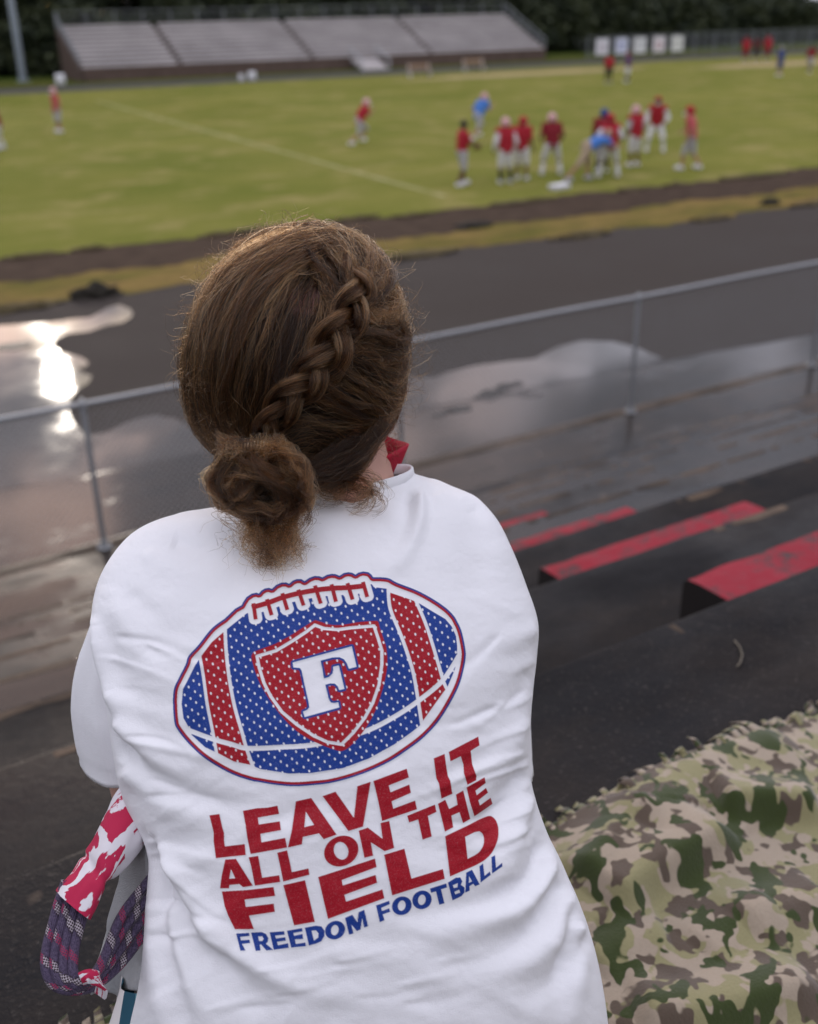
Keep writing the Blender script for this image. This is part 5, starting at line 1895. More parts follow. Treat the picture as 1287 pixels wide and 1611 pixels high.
# left mass: from the parting over the left of the head down to the knot
hair_sheet([
    [(520, 358, 4), (460, 364, 5), (398, 390, 5), (340, 436, 6), (304, 505, 7), (292, 575, 6), (300, 640, 4), (318, 690, 0), (338, 728, -4), (368, 748, 4)],
    [(505, 366, 4), (450, 378, 5), (398, 412, 6), (350, 470, 7), (322, 540, 7), (314, 610, 5), (324, 668, 2), (346, 708, 2), (378, 732, 5)],
    [(492, 384, 3), (452, 402, 5), (410, 440, 6), (376, 505, 7), (352, 575, 6), (346, 640, 3), (362, 690, 2), (392, 724, 5)],
    [(486, 408, 2), (458, 430, 4), (428, 470, 6), (402, 540, 6), (384, 605, 4), (376, 660, 2), (384, 700, 2), (400, 726, 5)],
    [(486, 430, 2), (468, 456, 3), (446, 500, 5), (424, 565, 5), (408, 625, 3), (400, 672, 1), (402, 705, 2), (408, 728, 5)],
    [(490, 452, 1), (480, 482, 2), (466, 525, 4), (448, 585, 4), (430, 635, 2), (416, 680, 1), (412, 708, 2), (414, 730, 5)],
    [(502, 470, 1), (498, 510, 2), (486, 550, 3), (466, 600, 2), (446, 640, 1), (428, 685, 1), (420, 712, 2), (420, 732, 5)],
], 200, 34, spread=3.6)
# finer loose layer over the left mass
hair_sheet([
    [(510, 360, 8), (440, 372, 9), (375, 405, 9), (318, 470, 10), (297, 545, 10), (300, 620, 7), (335, 685, 4), (372, 720, 5)],
    [(490, 390, 6), (440, 415, 8), (385, 480, 9), (350, 560, 9), (342, 630, 6), (365, 690, 4), (395, 722, 6)],
    [(488, 440, 4), (455, 480, 6), (425, 550, 7), (402, 620, 5), (396, 675, 3), (405, 712, 5), (412, 730, 6)],
], 60, 8, spread=6.0, wob=.003, depth=.006)
# crown swept to the right into the top of the braid
hair_sheet([
    [(452, 372, 4), (480, 372, 6), (515, 388, 8), (540, 420, 9), (553, 452, 9)],
    [(470, 360, 5), (505, 358, 7), (540, 376, 9), (560, 412, 9), (560, 452, 9)],
    [(510, 354, 5), (550, 360, 8), (578, 385, 9), (580, 425, 9), (564, 462, 9)],
    [(555, 362, 5), (590, 382, 8), (604, 412, 8), (596, 442, 8), (568, 472, 9)],
    [(585, 378, 5), (612, 410, 7), (618, 440, 7), (602, 462, 8), (572, 484, 9)],
], 105, 34, spread=2.6, depth=.010)
# scalp edge: short hair running from the parting towards the braid
hair_sheet([
    [(470, 385, 2), (492, 400, 4), (518, 424, 6), (538, 456, 7)],
    [(482, 405, 1), (500, 425, 3), (518, 452, 5), (530, 482, 6)],
    [(492, 432, 0), (505, 452, 2), (514, 478, 4), (520, 506, 5)],
], 30, 30, m=12, spread=2.6, depth=.006)
# right side drawn up and back into the braid
hair_sheet([
    [(622, 428, 4), (630, 465, 6), (620, 480, 7), (596, 486, 8), (566, 492, 9)],
    [(634, 470, 4), (636, 500, 6), (622, 512, 7), (594, 510, 8), (558, 512, 9)],
    [(640, 520, 4), (638, 548, 6), (616, 548, 7), (588, 538, 8), (550, 532, 9)],
    [(640, 565, 4), (634, 590, 6), (610, 588, 7), (580, 568, 8), (540, 552, 8)],
    [(638, 610, 3), (626, 632, 5), (600, 622, 6), (566, 598, 7), (526, 574, 7)],
    [(630, 645, 2), (612, 662, 4), (584, 646, 5), (550, 624, 6), (506, 600, 6)],
    [(618, 668, 1), (596, 680, 3), (562, 664, 4), (530, 645, 5), (486, 622, 5)],
], 180, 34, spread=2.8, depth=.012)
# nape on the right swept down and left to the knot
hair_sheet([
    [(634, 620, 2), (622, 660, 4), (586, 672, 5), (540, 664, 5), (494, 652, 4), (450, 664, 3), (424, 700, 6)],
    [(632, 650, 1), (612, 690, 3), (570, 704, 4), (524, 696, 4), (480, 690, 3), (446, 704, 4), (425, 722, 8)],
    [(622, 678, -2), (596, 715, 0), (556, 730, 1), (514, 728, 2), (474, 724, 3), (444, 732, 6)],
    [(605, 702, -8), (575, 738, -5), (540, 754, -3), (504, 756, 0), (470, 752, 4), (440, 752, 8)],
    [(585, 728, -16), (558, 762, -10), (525, 778, -6), (495, 782, -2), (466, 776, 3), (440, 768, 9)],
], 105, 34, spread=4.0, depth=.012)
# nape hair lying on the neck down to the collar
for q in range(120):
    n, m = 30, 18
    k, kk = rh.uniform(), rh.uniform()
    x0, y0 = 604 - 26 * k + rh.normal() * 3, 662 + 44 * k + rh.normal() * 4
    xm, ym = 540 - 20 * kk + rh.normal() * 8, 700 + 74 * k * .6 + 30 * kk + rh.normal() * 5
    lp_ = resample([(x0, y0), ((x0 + xm) / 2 + 4, (y0 + ym) / 2 + 8), (xm, ym), (xm * .5 + 226, ym * .5 + 378), (446, 732 + 50 * k + rh.normal() * 6)], m)
    dep = np.interp(np.linspace(0, 1, m), [0, .4, .75, 1], [1.088, 1.066, 1.047, 1.02]) + rh.normal() * .004
    P = np.array([W(x, y, d_) for (x, y), d_ in zip(lp_, dep)])[None] + smooth_noise(n, m, .0022, 6) + rh.normal(size=(n, 1, 3)) * .0024
    add(P, tone=np.clip(rh.normal(.40, .2) + rh.normal(size=n) * .16, 0, 1))
# nape on the left
hair_sheet([
    [(300, 590, 2), (306, 640, 2), (326, 690, -2), (352, 730, -4), (385, 750, 4)],
    [(312, 640, -2), (326, 690, -6), (342, 735, -12), (364, 770, -10), (395, 770, 4)],
    [(340, 690, -2), (354, 725, -6), (370, 750, -4), (395, 755, 5)],
], 50, 40, spread=4.0, depth=.010)

# braid
bpath = resample([(540, 402, 8), (560, 438, 10), (562, 470, 11), (548, 498, 11), (530, 532, 11), (512, 562, 11), (492, 590, 10), (468, 614, 9), (446, 636, 8), (428, 660, 7), (418, 690, 7), (412, 715, 8)], 120)
BP = onhead(bpath[:, 0], bpath[:, 1], bpath[:, 2] / 1000)
BT = np.gradient(BP, axis=0)
BL = np.concatenate([[0], np.cumsum(np.linalg.norm(np.diff(BP, axis=0), axis=1))])
BT /= np.linalg.norm(BT, axis=1)[:, None]
BN = hnormal(BP)
BN -= BT * (BN * BT).sum(1)[:, None]
BN /= np.linalg.norm(BN, axis=1)[:, None]
BS = np.cross(BT, BN)
wid = np.interp(np.linspace(0, 1, 120), [0, .12, .5, .8, 1], [.45, .9, 1.05, .82, .5])
for j in range(3):
    ph = 2 * np.pi * (BL / .110 + j / 3)
    C = BP + BS * (np.sin(ph) * .0152 * wid)[:, None] + BN * (np.sin(2 * ph) * .0060 * wid)[:, None]
    T = np.gradient(C, axis=0); T /= np.linalg.norm(T, axis=1)[:, None]
    n2 = BN - T * (BN * T).sum(1)[:, None]; n2 /= np.linalg.norm(n2, axis=1)[:, None]
    s2v = np.cross(T, n2)
    bulge = (.0074 + .0030 * np.abs(np.cos(ph))) * wid
    for q in range(12):                                          # sub-locks in each strand
        a0, r0_ = rh.uniform(0, 6.28), math.sqrt(rh.uniform(.05, 1))
        n = 40
        ra = np.sqrt(rh.uniform(0, 1, n)) * .30
        aa = rh.uniform(0, 6.28, n)
        ox = r0_ * .78 * math.cos(a0) + ra * np.cos(aa)
        oy = r0_ * .78 * math.sin(a0) + ra * np.sin(aa)
        P = C[None] + s2v[None] * (ox[:, None] * bulge[None])[..., None] * 1.15 + n2[None] * (oy[:, None] * bulge[None])[..., None] * .85
        P = P + smooth_noise(1, 120, .0012, 10) + smooth_noise(n, 120, .0007, 18)
        add(P[:, ::3], tone=np.clip(rh.normal(.62, .12) + rh.normal(size=n) * .2, 0, 1))
        k = 4
        i0 = int(rh.integers(5, 90))
        fz = P[:k, i0:i0 + 24] + smooth_noise(k, 24, .006, 5) * np.linspace(0, 1, 24)[None, :, None]
        add(fz)

# knot at the nape: a messy coil with folded loops and a loose tail
BC = W(412, 756, 1.014)
bx_, by_, bz_ = RT, -UP, -FW                                      # right, down, toward the viewer


def bundle(pts, dep, nb, per, off=6.0, wob=.0016, tight=.0013, tone=.55, frz=.10, m=30):
    """nb wisps following a path of photo pixels at the given depths"""
    pts = [(412 + (x - 412) * .90, 756 + (y - 756) * (.88 if y < 812 else 1.0)) for x, y in pts]
    base_ = resample(pts, m)
    dp = np.interp(np.linspace(0, 1, m), np.linspace(0, 1, len(dep)), dep)
    for _ in range(nb):
        o2 = rh.normal(size=2) * off
        sc_ = 1 + .08 * rh.normal()
        g = (base_ - base_.mean(0)) * sc_ + base_.mean(0) + o2
        d_ = dp + rh.normal() * .004
        P = np.stack([W(x, y, q) for (x, y), q in zip(g, d_)])[None] + smooth_noise(1, m, wob * 1.6, 6) + smooth_noise(per, m, wob * .8, 8) + rh.normal(size=(per, 1, 3)) * tight
        fl = rh.uniform(size=per) < frz
        if fl.any():
            P[fl] += smooth_noise(int(fl.sum()), m, .0065, 7) * np.linspace(.1, 1, m)[None, :, None]
        add(P, tone=np.clip(rh.normal(tone, .2) + rh.normal(size=per) * .15, 0, 1))


for q in range(46):
    r = .008 + .020 * rh.uniform()
    z0 = .016 * rh.uniform(.2, 1.0)
    a0 = rh.uniform(0, 6.28)
    n, m = 40, 26
    cx, cy = rh.normal() * .007, rh.normal() * .006
    an = a0 + np.linspace(0, rh.uniform(1.6, 3.4), m)[None] + rh.normal(size=(n, 1)) * .15
    rr = r + rh.normal(size=(n, 1)) * .0016 + .004 * np.sin(an * 1.7 + a0)
    zz_ = z0 + rh.normal(size=(n, 1)) * .0016
    P = BC + bx_ * (cx + rr * np.cos(an) * 1.2)[..., None] + by_ * (cy + rr * np.sin(an) * .95)[..., None] + bz_ * zz_[..., None]
    P = P + smooth_noise(1, m, .003, 6) + smooth_noise(n, m, .0013, 7)
    add(P, tone=np.clip(rh.normal(.40, .18) + rh.normal(size=n) * .2, 0, 1))
bundle([(352, 690), (372, 706), (400, 728), (436, 752), (466, 782), (462, 806)], [1.005, .992, .982, .980, .986, .996], 24, 32, 7, tone=.5)
bundle([(424, 712), (446, 708), (470, 722), (486, 752), (486, 784), (470, 806)], [.996, .986, .982, .984, .990, 1.0], 20, 30, 6, tone=.68)
bundle([(386, 704), (358, 716), (340, 740), (336, 768), (352, 790), (376, 782), (398, 764)], [1.0, .996, .994, .994, .994, .990, .988], 18, 44, 6, tone=.48)
bundle([(346, 762), (372, 752), (410, 746), (446, 754), (474, 772)], [.996, .988, .984, .986, .99], 14, 42, 7, tone=.5)
bundle([(350, 786), (384, 802), (424, 808), (460, 800), (484, 780)], [1.0, .992, .988, .992, 1.0], 16, 42, 6, tone=.45)
bundle([(396, 716), (380, 744), (378, 776), (396, 800), (412, 830)], [.99, .986, .986, .992, 1.005], 10, 40, 7, tone=.5)
# stubby broken ends above the tie
for q in range(70):
    x0, y0 = rh.uniform(352, 452), rh.uniform(676, 702)
    bundle([(x0, y0), (x0 + rh.normal() * 6 - 3, y0 + 12), (x0 + rh.normal() * 12 - 6, y0 + rh.uniform(14, 30))], [1.0, .990, .986], 1, 9, 1.0, .0012, .0012, .72, .3, 10)
# loose tail, curling back on itself
bundle([(404, 796), (394, 826), (402, 852), (428, 866), (452, 858), (462, 832)], [1.0, 1.008, 1.012, 1.012, 1.012, 1.012], 11, 13, 9, .0040, .0030, .6, .35)
bundle([(440, 798), (452, 824), (446, 852), (424, 866), (402, 860)], [1.0, 1.008, 1.012, 1.014, 1.014], 9, 13, 10, .0040, .0030, .62, .35)
bundle([(462, 796), (468, 824), (462, 850), (476, 872)], [1.004, 1.010, 1.014, 1.014], 8, 12, 5, .003, .0016, .6, .25)
bundle([(420, 800), (420, 830), (432, 856), (448, 874)], [1.0, 1.006, 1.010, 1.012], 6, 12, 12, .0040, .0030, .6, .35)
# curled wisps on the right of the neck
for q in range(60):
    n, m = 4, 40
    cx, cy = 556 + rh.normal() * 20, 774 + rh.normal() * 10
    r = rh.uniform(10, 34)
    t = np.linspace(-.6, rh.uniform(2.2, 4.4), m)
    x = cx + r * np.sin(t) * 1.0 + t * rh.uniform(-1, 5)
    y = cy - r * .65 * np.cos(t) + rh.uniform(-2, 3) * t
    dep = 1.075 - .012 * np.sin(t) + rh.normal() * .004
    P = np.array([W(a, b3, d_) for a, b3, d_ in zip(x, y, dep)])[None] + smooth_noise(n, m, .0012, 5)
    add(P, .00009, .00004)
# fly-away hairs all round
n, m = 1500, 16
a = rh.uniform(0, 6.28, n)
k = rh.uniform(.80, 1.02, n)
sx0, sy0 = 467 + 172 * k * np.cos(a), 556 + 196 * k * np.sin(a)
S0_ = onhead(sx0, sy0, .004)
out = hnormal(S0_)
tang = np.cross(out, rh.normal(size=(n, 3))); tang /= np.linalg.norm(tang, axis=1)[:, None]
L_ = rh.uniform(.010, .045, n) * np.where((np.abs(a) < .9) | (a > 5.4), 1.15, .75)
tt = np.linspace(0, 1, m)
cu = rh.uniform(.3, 1.4, n)
P = S0_[:, None] + tang[:, None] * (L_[:, None] * tt)[..., None] + out[:, None] * (L_[:, None] * .55 * np.sin(tt[None] * np.pi * cu[:, None]))[..., None] + smooth_noise(n, m, .0035, 5) * tt[None, :, None]
add(P, .00007, .00003)
n = 130
x0, y0 = rh.uniform(350, 470, n), rh.uniform(800, 860, n)
P0 = np.array([W(x, y, 1.0) for x, y in zip(x0, y0)])
dr = (RT * rh.normal(size=(n, 1)) * .7 - UP * rh.uniform(.2, 1, (n, 1)) - FW * .25 * rh.uniform(size=(n, 1)))
P = P0[:, None] + dr[:, None] * (rh.uniform(.01, .032, n)[:, None] * tt[None])[..., None] + smooth_noise(n, m, .006, 4) * tt[None, :, None]
add(P, .00007, .00003)
# hair on the far side of the head: drawn back from the hairline over temples and crown
n, m = 5200, 16
az = rh.uniform(-1.75, 1.75, n)                                  # around from the face
st = np.stack([np.sin(az) * .99, np.cos(az) * .82, .40 - .35 * np.abs(az) / 1.75 + rh.normal(size=n) * .05], 1)
en = np.stack([np.sin(az) * .35 + rh.normal(size=n) * .1, np.full(n, -.35), np.full(n, .9) - .5 * np.abs(az) / 1.75], 1)
w = np.linspace(0, 1, m)[None, :, None]
q_ = st[:, None] * (1 - w) + en[:, None] * w
q_ += np.array([0, .05, .42])[None, None] * np.sin(w * np.pi)
q_ /= np.linalg.norm(q_, axis=-1, keepdims=True)
P = HEC + (q_ * (1 + rh.uniform(-.06, .03, (n, 1, 1)))) @ np.linalg.inv(HA).T + smooth_noise(n, m, .0012, 6)
add(P, tone=np.clip(rh.normal(.35, .15, n), 0, 1), part=True)

# hair drawn from behind the ear, low on the sides
HP = np.concatenate(HP); HRad = np.concatenate(HRad); HN = np.concatenate(HN); HCol = np.concatenate(HCol)
hc = bpy.data.hair_curves.new('hair')
hc.add_curves([int(x) for x in HN])
hc.position_data.foreach_set('vector', wp(HP).astype(np.float32).ravel())
ra_ = hc.attributes.get('radius') or hc.attributes.new('radius', 'FLOAT', 'POINT')
ra_.data.foreach_set('value', (HRad * 1.7).astype(np.float32))
to = hc.attributes.new('tone', 'FLOAT', 'CURVE')
to.data.foreach_set('value', HCol.astype(np.float32))
m_h = bpy.data.materials.new('brown_hair')
m_h.use_nodes = True
t2 = m_h.node_tree
t2.nodes.clear()
ph_ = N(t2, 'ShaderNodeBsdfHairPrincipled', parametrization='COLOR')
ta = N(t2, 'ShaderNodeAttribute', attribute_name='tone')
colh = RAMP(t2, ta.outputs['Fac'], [(0.0, (0.004, 0.0017, 0.0008)), (0.40, (0.018, 0.0075, 0.0028)), (0.70, (0.080, 0.034, 0.0115)), (1.0, (0.30, 0.145, 0.055))])
t2.links.new(colh, ph_.inputs['Color'])
ph_.inputs['Roughness'].default_value = 0.30
ph_.inputs['IOR'].default_value = 1.38
ph_.inputs['Radial Roughness'].default_value = 0.45
ho_ = N(t2, 'ShaderNodeOutputMaterial', inp={'Surface': ph_.outputs[0]})
hc.materials.append(m_h)
hair_o = link(bpy.data.objects.new('hair', hc), woman)
hair_o['label'] = 'brown hair with a braid on the right gathered in a loose knot at the nape'

# scalp and under-hair: keeps the roots dark, bare along the parting
m_cap, t2, b2_ = new_mat('under_hair')
g_ = N(t2, 'ShaderNodeNewGeometry')
vd = N(t2, 'ShaderNodeVectorMath', operation='DISTANCE', inp={0: g_.outputs['Position'], 1: tuple(onhead(482, 468, -.009))})
sk = RAMP(t2, MATH(t2, 'ADD', MATH(t2, 'MULTIPLY', vd.outputs['Value'], 14.0), MATH(t2, 'MULTIPLY', MATH(t2, 'SUBTRACT', noise_tex(t2, g_.outputs['Position'], 90.0), .5), .5)), [(0.12, 1.0), (0.34, 0.0)])
t2.links.new(MIX(t2, sk, (0.030, 0.016, 0.010), (0.42, 0.25, 0.25)), b2_.inputs['Base Color'])
b2_.inputs['Roughness'].default_value = 0.8
V, F = [], []
iA = np.linalg.inv(HA)
for i in range(41):
    th = math.pi * i / 40
    for j in range(64):
        ph = 2 * math.pi * j / 64
        q = np.array([math.sin(th) * math.cos(ph), math.sin(th) * math.sin(ph), math.cos(th)])
        k = .93
        if q[2] < .35 and q[1] > .15:                            # leave the face free
            k = .72
        if q[2] < -.45:
            k = .80 - .25 * (-.45 - q[2])
        V.append(wp(HEC + iA @ (q * k)))
for i in range(40):
    for j in range(64):
        F.append((i * 64 + j, (i + 1) * 64 + j, (i + 1) * 64 + (j + 1) % 64, i * 64 + (j + 1) % 64))
obj('scalp', V, F, m_cap, hair_o, True)
# core of the knot so that it is not hollow
bm = bmesh.new()
bmesh.ops.create_icosphere(bm, subdivisions=3, radius=1.0)
for q in bm.verts:
    q.co = Vector(tuple(wp(BC + RT * q.co.x * .038 + UP * q.co.y * .028 + FW * q.co.z * .020 + FW * .012)))
bmobj('knot_core', bm, m_cap, hair_o, True)
# elastic tie with pale beads of tinsel around the knot
tie = [W(x, y, .992) for x, y in spline([(372, 712), (385, 703), (405, 699), (424, 701), (440, 710)], 4)]
M_tie = mat_plain('pale_elastic', (.45, .38, .30), .5, .3, 400)
v_, f_ = [], []
for i, p in enumerate(tie):
    if i % 1 == 0:
        a_, b_f = tube_vf([wp(p + UP * .0025 + RT * .0004), wp(p - UP * .0035)], .0007, 6)
        v_, f_ = merge_vf([(v_, f_), (a_, b_f)])
obj('hair_tie', v_, f_, M_tie, hair_o, True)
# ------------------------------------------------------------------ camouflage fleece blanket
m_camo, t2, b2_ = new_mat('camouflage_fleece')
uvn = N(t2, 'ShaderNodeUVMap', uv_map='UVMap')


def blob(seed, scale, lo, hi, dist=1.2):
    mp = N(t2, 'ShaderNodeMapping', inp={'Vector': uvn.outputs[0], 'Location': (seed, seed * 1.7, seed * .3), 'Rotation': (0, 0, seed)})
    wn = N(t2, 'ShaderNodeTexNoise', inp={'Vector': mp.outputs[0], 'Scale': scale * 1.6, 'Detail': 1.0})
    wv = N(t2, 'ShaderNodeVectorMath', operation='MULTIPLY_ADD', inp={0: wn.outputs['Color'], 1: (dist / scale,) * 3, 2: mp.outputs[0]})
    n_ = N(t2, 'ShaderNodeTexNoise', inp={'Vector': wv.outputs[0], 'Scale': scale, 'Detail': 1.2, 'Roughness': .45})
    return RAMP(t2, n_.outputs[0], [(lo, 0.0), (hi, 1.0)])


fz = noise_tex(t2, uvn.outputs[0], 260.0, 3.0, .7)
base = (0.40, 0.325, 0.245)
col = MIX(t2, blob(1.3, 25, .50, .53), base, (0.29, 0.265, 0.135))
col = MIX(t2, blob(4.1, 23, .532, .556), col, (0.105, 0.076, 0.056))
col = MIX(t2, blob(8.7, 22, .562, .582), col, (0.036, 0.054, 0.012))
col = MIX(t2, MATH(t2, 'MULTIPLY', fz, .28), col, (0.08, .07, .05))
t2.links.new(col, b2_.inputs['Base Color'])
b2_.inputs['Roughness'].default_value = 0.95
b2_.inputs['Sheen Weight'].default_value = 0.25
b2_.inputs['Specular IOR Level'].default_value = 0.1
bump_to(t2, b2_, fz, .5, .003)
BX0, BX1, BY0, BY1 = 0.02, 1.72, -0.25, 1.0
nX, nY = 420, 310
gx, gy = np.meshgrid(np.linspace(BX0, BX1, nX), np.linspace(BY0, BY1, nY))
edge = .98 + .03 * np.sin(gx * 4.0) + .02 * vnoise(gx * 7, gx * 0, 41) - .10 * np.clip(.92 - gx, 0, 1) * 0
gyy = BY0 + (gy - BY0) / (BY1 - BY0) * (edge - BY0)
hz_ = np.zeros_like(gx)


def ridge(pts, h, w0, w1):
    global hz_
    P = np.array(spline([ground(px, py, Z1 + .02)[:2] for px, py in pts], 5))
    best = np.full(gx.shape, 1e9); sg = np.zeros(gx.shape); tt_ = np.zeros(gx.shape)
    for k in range(len(P) - 1):
        a, b3 = P[k], P[k + 1]
        ab = b3 - a
        t = np.clip(((gx - a[0]) * ab[0] + (gyy - a[1]) * ab[1]) / (ab @ ab + 1e-12), 0, 1)
        dx, dy = gx - a[0] - t * ab[0], gyy - a[1] - t * ab[1]
        r2 = dx * dx + dy * dy
        c = r2 < best
        best = np.where(c, r2, best); sg = np.where(c, np.sign(ab[0] * dy - ab[1] * dx), sg); tt_ = np.where(c, (k + t) / (len(P) - 1), tt_)
    w = np.where(sg > 0, w0, w1)
    hz_ = hz_ + 1.6 * h * np.exp(-(np.sqrt(best) / w) ** 2) * np.clip(np.minimum(tt_, 1 - tt_) * 5 + .25, 0, 1)


ridge([(960, 1445), (1010, 1405), (1075, 1370), (1150, 1330)], .030, .070, .020)
ridge([(1130, 1290), (1200, 1285), (1287, 1290)], .026, .060, .018)
ridge([(1000, 1330), (1060, 1250), (1150, 1200), (1250, 1180)], .022, .07, .06)
ridge([(905, 1400), (960, 1340), (1010, 1290)], .018, .05, .03)
ridge([(1000, 1611), (1120, 1600), (1287, 1560)], .026, .06, .022)
ridge([(1180, 1480), (1240, 1440), (1300, 1420)], .014, .05, .03)
ridge([(1100, 1500), (1150, 1460), (1210, 1440)], .010, .05, .03)
ridge([(930, 1520), (990, 1490), (1050, 1480)], .012, .04, .03)
hz_ += .010 + .016 * (vnoise(gx * 5, gyy * 5, 51) + .5) + .005 * vnoise(gx * 14, gyy * 14, 52) + .0012 * vnoise(gx * 60, gyy * 60, 53)
hz_ = np.maximum(hz_, .004)
# settles where she sits
sit = np.exp(-(((gx - .36) / .30) ** 2 + ((gyy - .68) / .30) ** 2))
hz_ = hz_ * (1 - .8 * sit) + .004 * sit
bl_o = empty('blanket', (1.0, .7, Z1))
BLO = np.array([1.0, .7, Z1])
tag(bl_o, 'fringed camouflage fleece blanket spread on the tier beside the woman', 'blanket')
BV = np.stack([gx, gyy, Z1 + hz_], -1)
uvv = np.stack([gx, gyy], -1).reshape(-1, 2)
fleece = fastmesh('fleece', (BV - BLO).reshape(-1, 3), gridquads(nY, nX), m_camo, bl_o, True, uvv)
baked(fleece, [('SOLIDIFY', dict(thickness=.004, offset=1.0))])
# fringe: cut strips along the far edge, each curling its own way
rf = random.Random(9)
x = BX0 + .01
while x < BX1 - .02:
    w = rf.uniform(.010, .018)
    jx = min(nX - 1, int((x - BX0) / (BX1 - BX0) * (nX - 1)))
    y0, z0 = gyy[-1, jx], Z1 + hz_[-1, jx]
    L_ = rf.uniform(.035, .062)
    curl = rf.uniform(-1.0, 2.6)
    tw = rf.uniform(-.6, .6)
    V, Uv = [], []
    a, yy_, zz2, xx_ = rf.uniform(-.1, .9), y0 - .012, z0 + .002, x + w / 2
    for k in range(9):
        c, s = math.cos(a), math.sin(a)
        wx, wz = math.cos(tw * k / 5) * w * .5 * (1 - .02 * k), math.sin(tw * k / 5) * w * .5
        zc = max(zz2, Z1 + .006)
        for sg, th_ in ((-1, -.0016), (1, -.0016), (1, .0016), (-1, .0016)):
            V.append((xx_ + sg * wx - 1.0, yy_ - .7 - s * th_, zc + sg * wz * .6 + .002 + c * th_ - Z1 + abs(wz) * .6))
            Uv.append((xx_ + sg * wx + 3, yy_ + k * .01 + 2))
        a += curl / 8
        yy_ += math.cos(a) * L_ / 8
        zz2 += math.sin(a) * L_ / 8 * .9 - .0012 * k
        xx_ += tw * .002
    F = [tuple(q) for q in gridquads(9, 4, True)] + [(0, 1, 2, 3), (35, 34, 33, 32)]
    fastmesh('tassel', V, [f for f in F if len(f) == 4], m_camo, bl_o, True, Uv)
    x += w + rf.uniform(.002, .016)

# ------------------------------------------------------------------ tote bag with a bundled rope handle
bag0 = ground(215, 1600, Z1 + .10)
bag = empty('tote_bag', (bag0[0], bag0[1], Z1))
BG = np.array(bag.location)
tag(bag, 'tote bag with bundled purple rope handle and red-and-white cloth strap at her left hip', 'bag')
m_rope, t2, b2_ = new_mat('braided_rope')
uvn = N(t2, 'ShaderNodeUVMap', uv_map='UVMap')
ux, uy, _z = SEP(t2, uvn.outputs[0])                          # x around 0..1, y along in metres
ca_ = MATH(t2, 'MULTIPLY', ux, 16.0)
cb_ = MATH(t2, 'MULTIPLY', uy, 620.0)
ka = MATH(t2, 'FLOOR', MATH(t2, 'ADD', ca_, MATH(t2, 'MULTIPLY', cb_, .5)))
kb = MATH(t2, 'FLOOR', MATH(t2, 'SUBTRACT', cb_, MATH(t2, 'MULTIPLY', ca_, .5)))
cell = N(t2, 'ShaderNodeCombineXYZ', inp={0: ka, 1: kb, 2: 0.0})
wn = N(t2, 'ShaderNodeTexWhiteNoise', noise_dimensions='3D', inp={'Vector': cell.outputs[0]})
band = MATH(t2, 'PINGPONG', MATH(t2, 'ADD', MATH(t2, 'MULTIPLY', uy, 44.0), MATH(t2, 'MULTIPLY', ux, 1.0)), 1.0)
chk_ = MATH(t2, 'PINGPONG', MATH(t2, 'ADD', ka, kb), 1.0)
colr_ = MIX(t2, wn.outputs[0], (0.050, 0.034, 0.075), (0.115, 0.085, 0.155))
colr_ = MIX(t2, MATH(t2, 'MULTIPLY', MATH(t2, 'GREATER_THAN', band, .84), chk_), colr_, (0.40, 0.02, 0.09))
colr_ = MIX(t2, MATH(t2, 'MULTIPLY', MATH(t2, 'LESS_THAN', band, .16), chk_), colr_, (0.55, 0.48, 0.53))
colr_ = MIX(t2, MATH(t2, 'MULTIPLY', MATH(t2, 'LESS_THAN', band, .24), MATH(t2, 'SUBTRACT', 1.0, chk_)), colr_, (0.03, 0.016, 0.022))
t2.links.new(colr_, b2_.inputs['Base Color'])
b2_.inputs['Roughness'].default_value = 0.6
fa = MATH(t2, 'FRACT', MATH(t2, 'ADD', ca_, MATH(t2, 'MULTIPLY', cb_, .5)))
fb_ = MATH(t2, 'FRACT', MATH(t2, 'SUBTRACT', cb_, MATH(t2, 'MULTIPLY', ca_, .5)))
hgt = MATH(t2, 'MULTIPLY', MATH(t2, 'PINGPONG', fa, .5), MATH(t2, 'PINGPONG', fb_, .5))
bump_to(t2, b2_, hgt, 1.0, .004)


def rope(pts, rad, name='rope', mat=m_rope, parent=bag, seg=16):
    P_, fr = frames([Vector(tuple(q)) for q in spline(pts, 10)])
    V, U = [], []
    L_ = 0
    for i, (p, (t, a, b3)) in enumerate(zip(P_, fr)):
        if i:
            L_ += (P_[i] - P_[i - 1]).length
        for k in range(seg + 1):
            an = 2 * math.pi * k / seg
            V.append(np.array(p + (a * math.cos(an) + b3 * math.sin(an)) * rad) - BG)
            U.append((k / seg, L_))
    return fastmesh(name, V, gridquads(len(P_), seg + 1), mat, parent, True, U)


# four strands side by side: (down the front, round the bottom, up behind)
for k in range(4):
    o1 = k * 14.5
    rope([W(104 + o1 * .8, 1385 + 7 * k, .990), W(90 + o1 * .95, 1428 + 3 * k, .980), W(82 + o1, 1458, .972), W(74 + o1, 1490, .965), W(72 + o1 * .98, 1522 + k * 1.0, .958), W(84 + o1 * .86, 1548 - k * 2.5, .956), W(112 + o1 * .62, 1558 - k * 5, .960),
          W(150 + o1 * .28, 1550 - k * 13, .975), W(190, 1516 - k * 24, .995), W(228, 1468 - k * 25, 1.015), W(262, 1430 - k * 25, 1.035)], .0046)
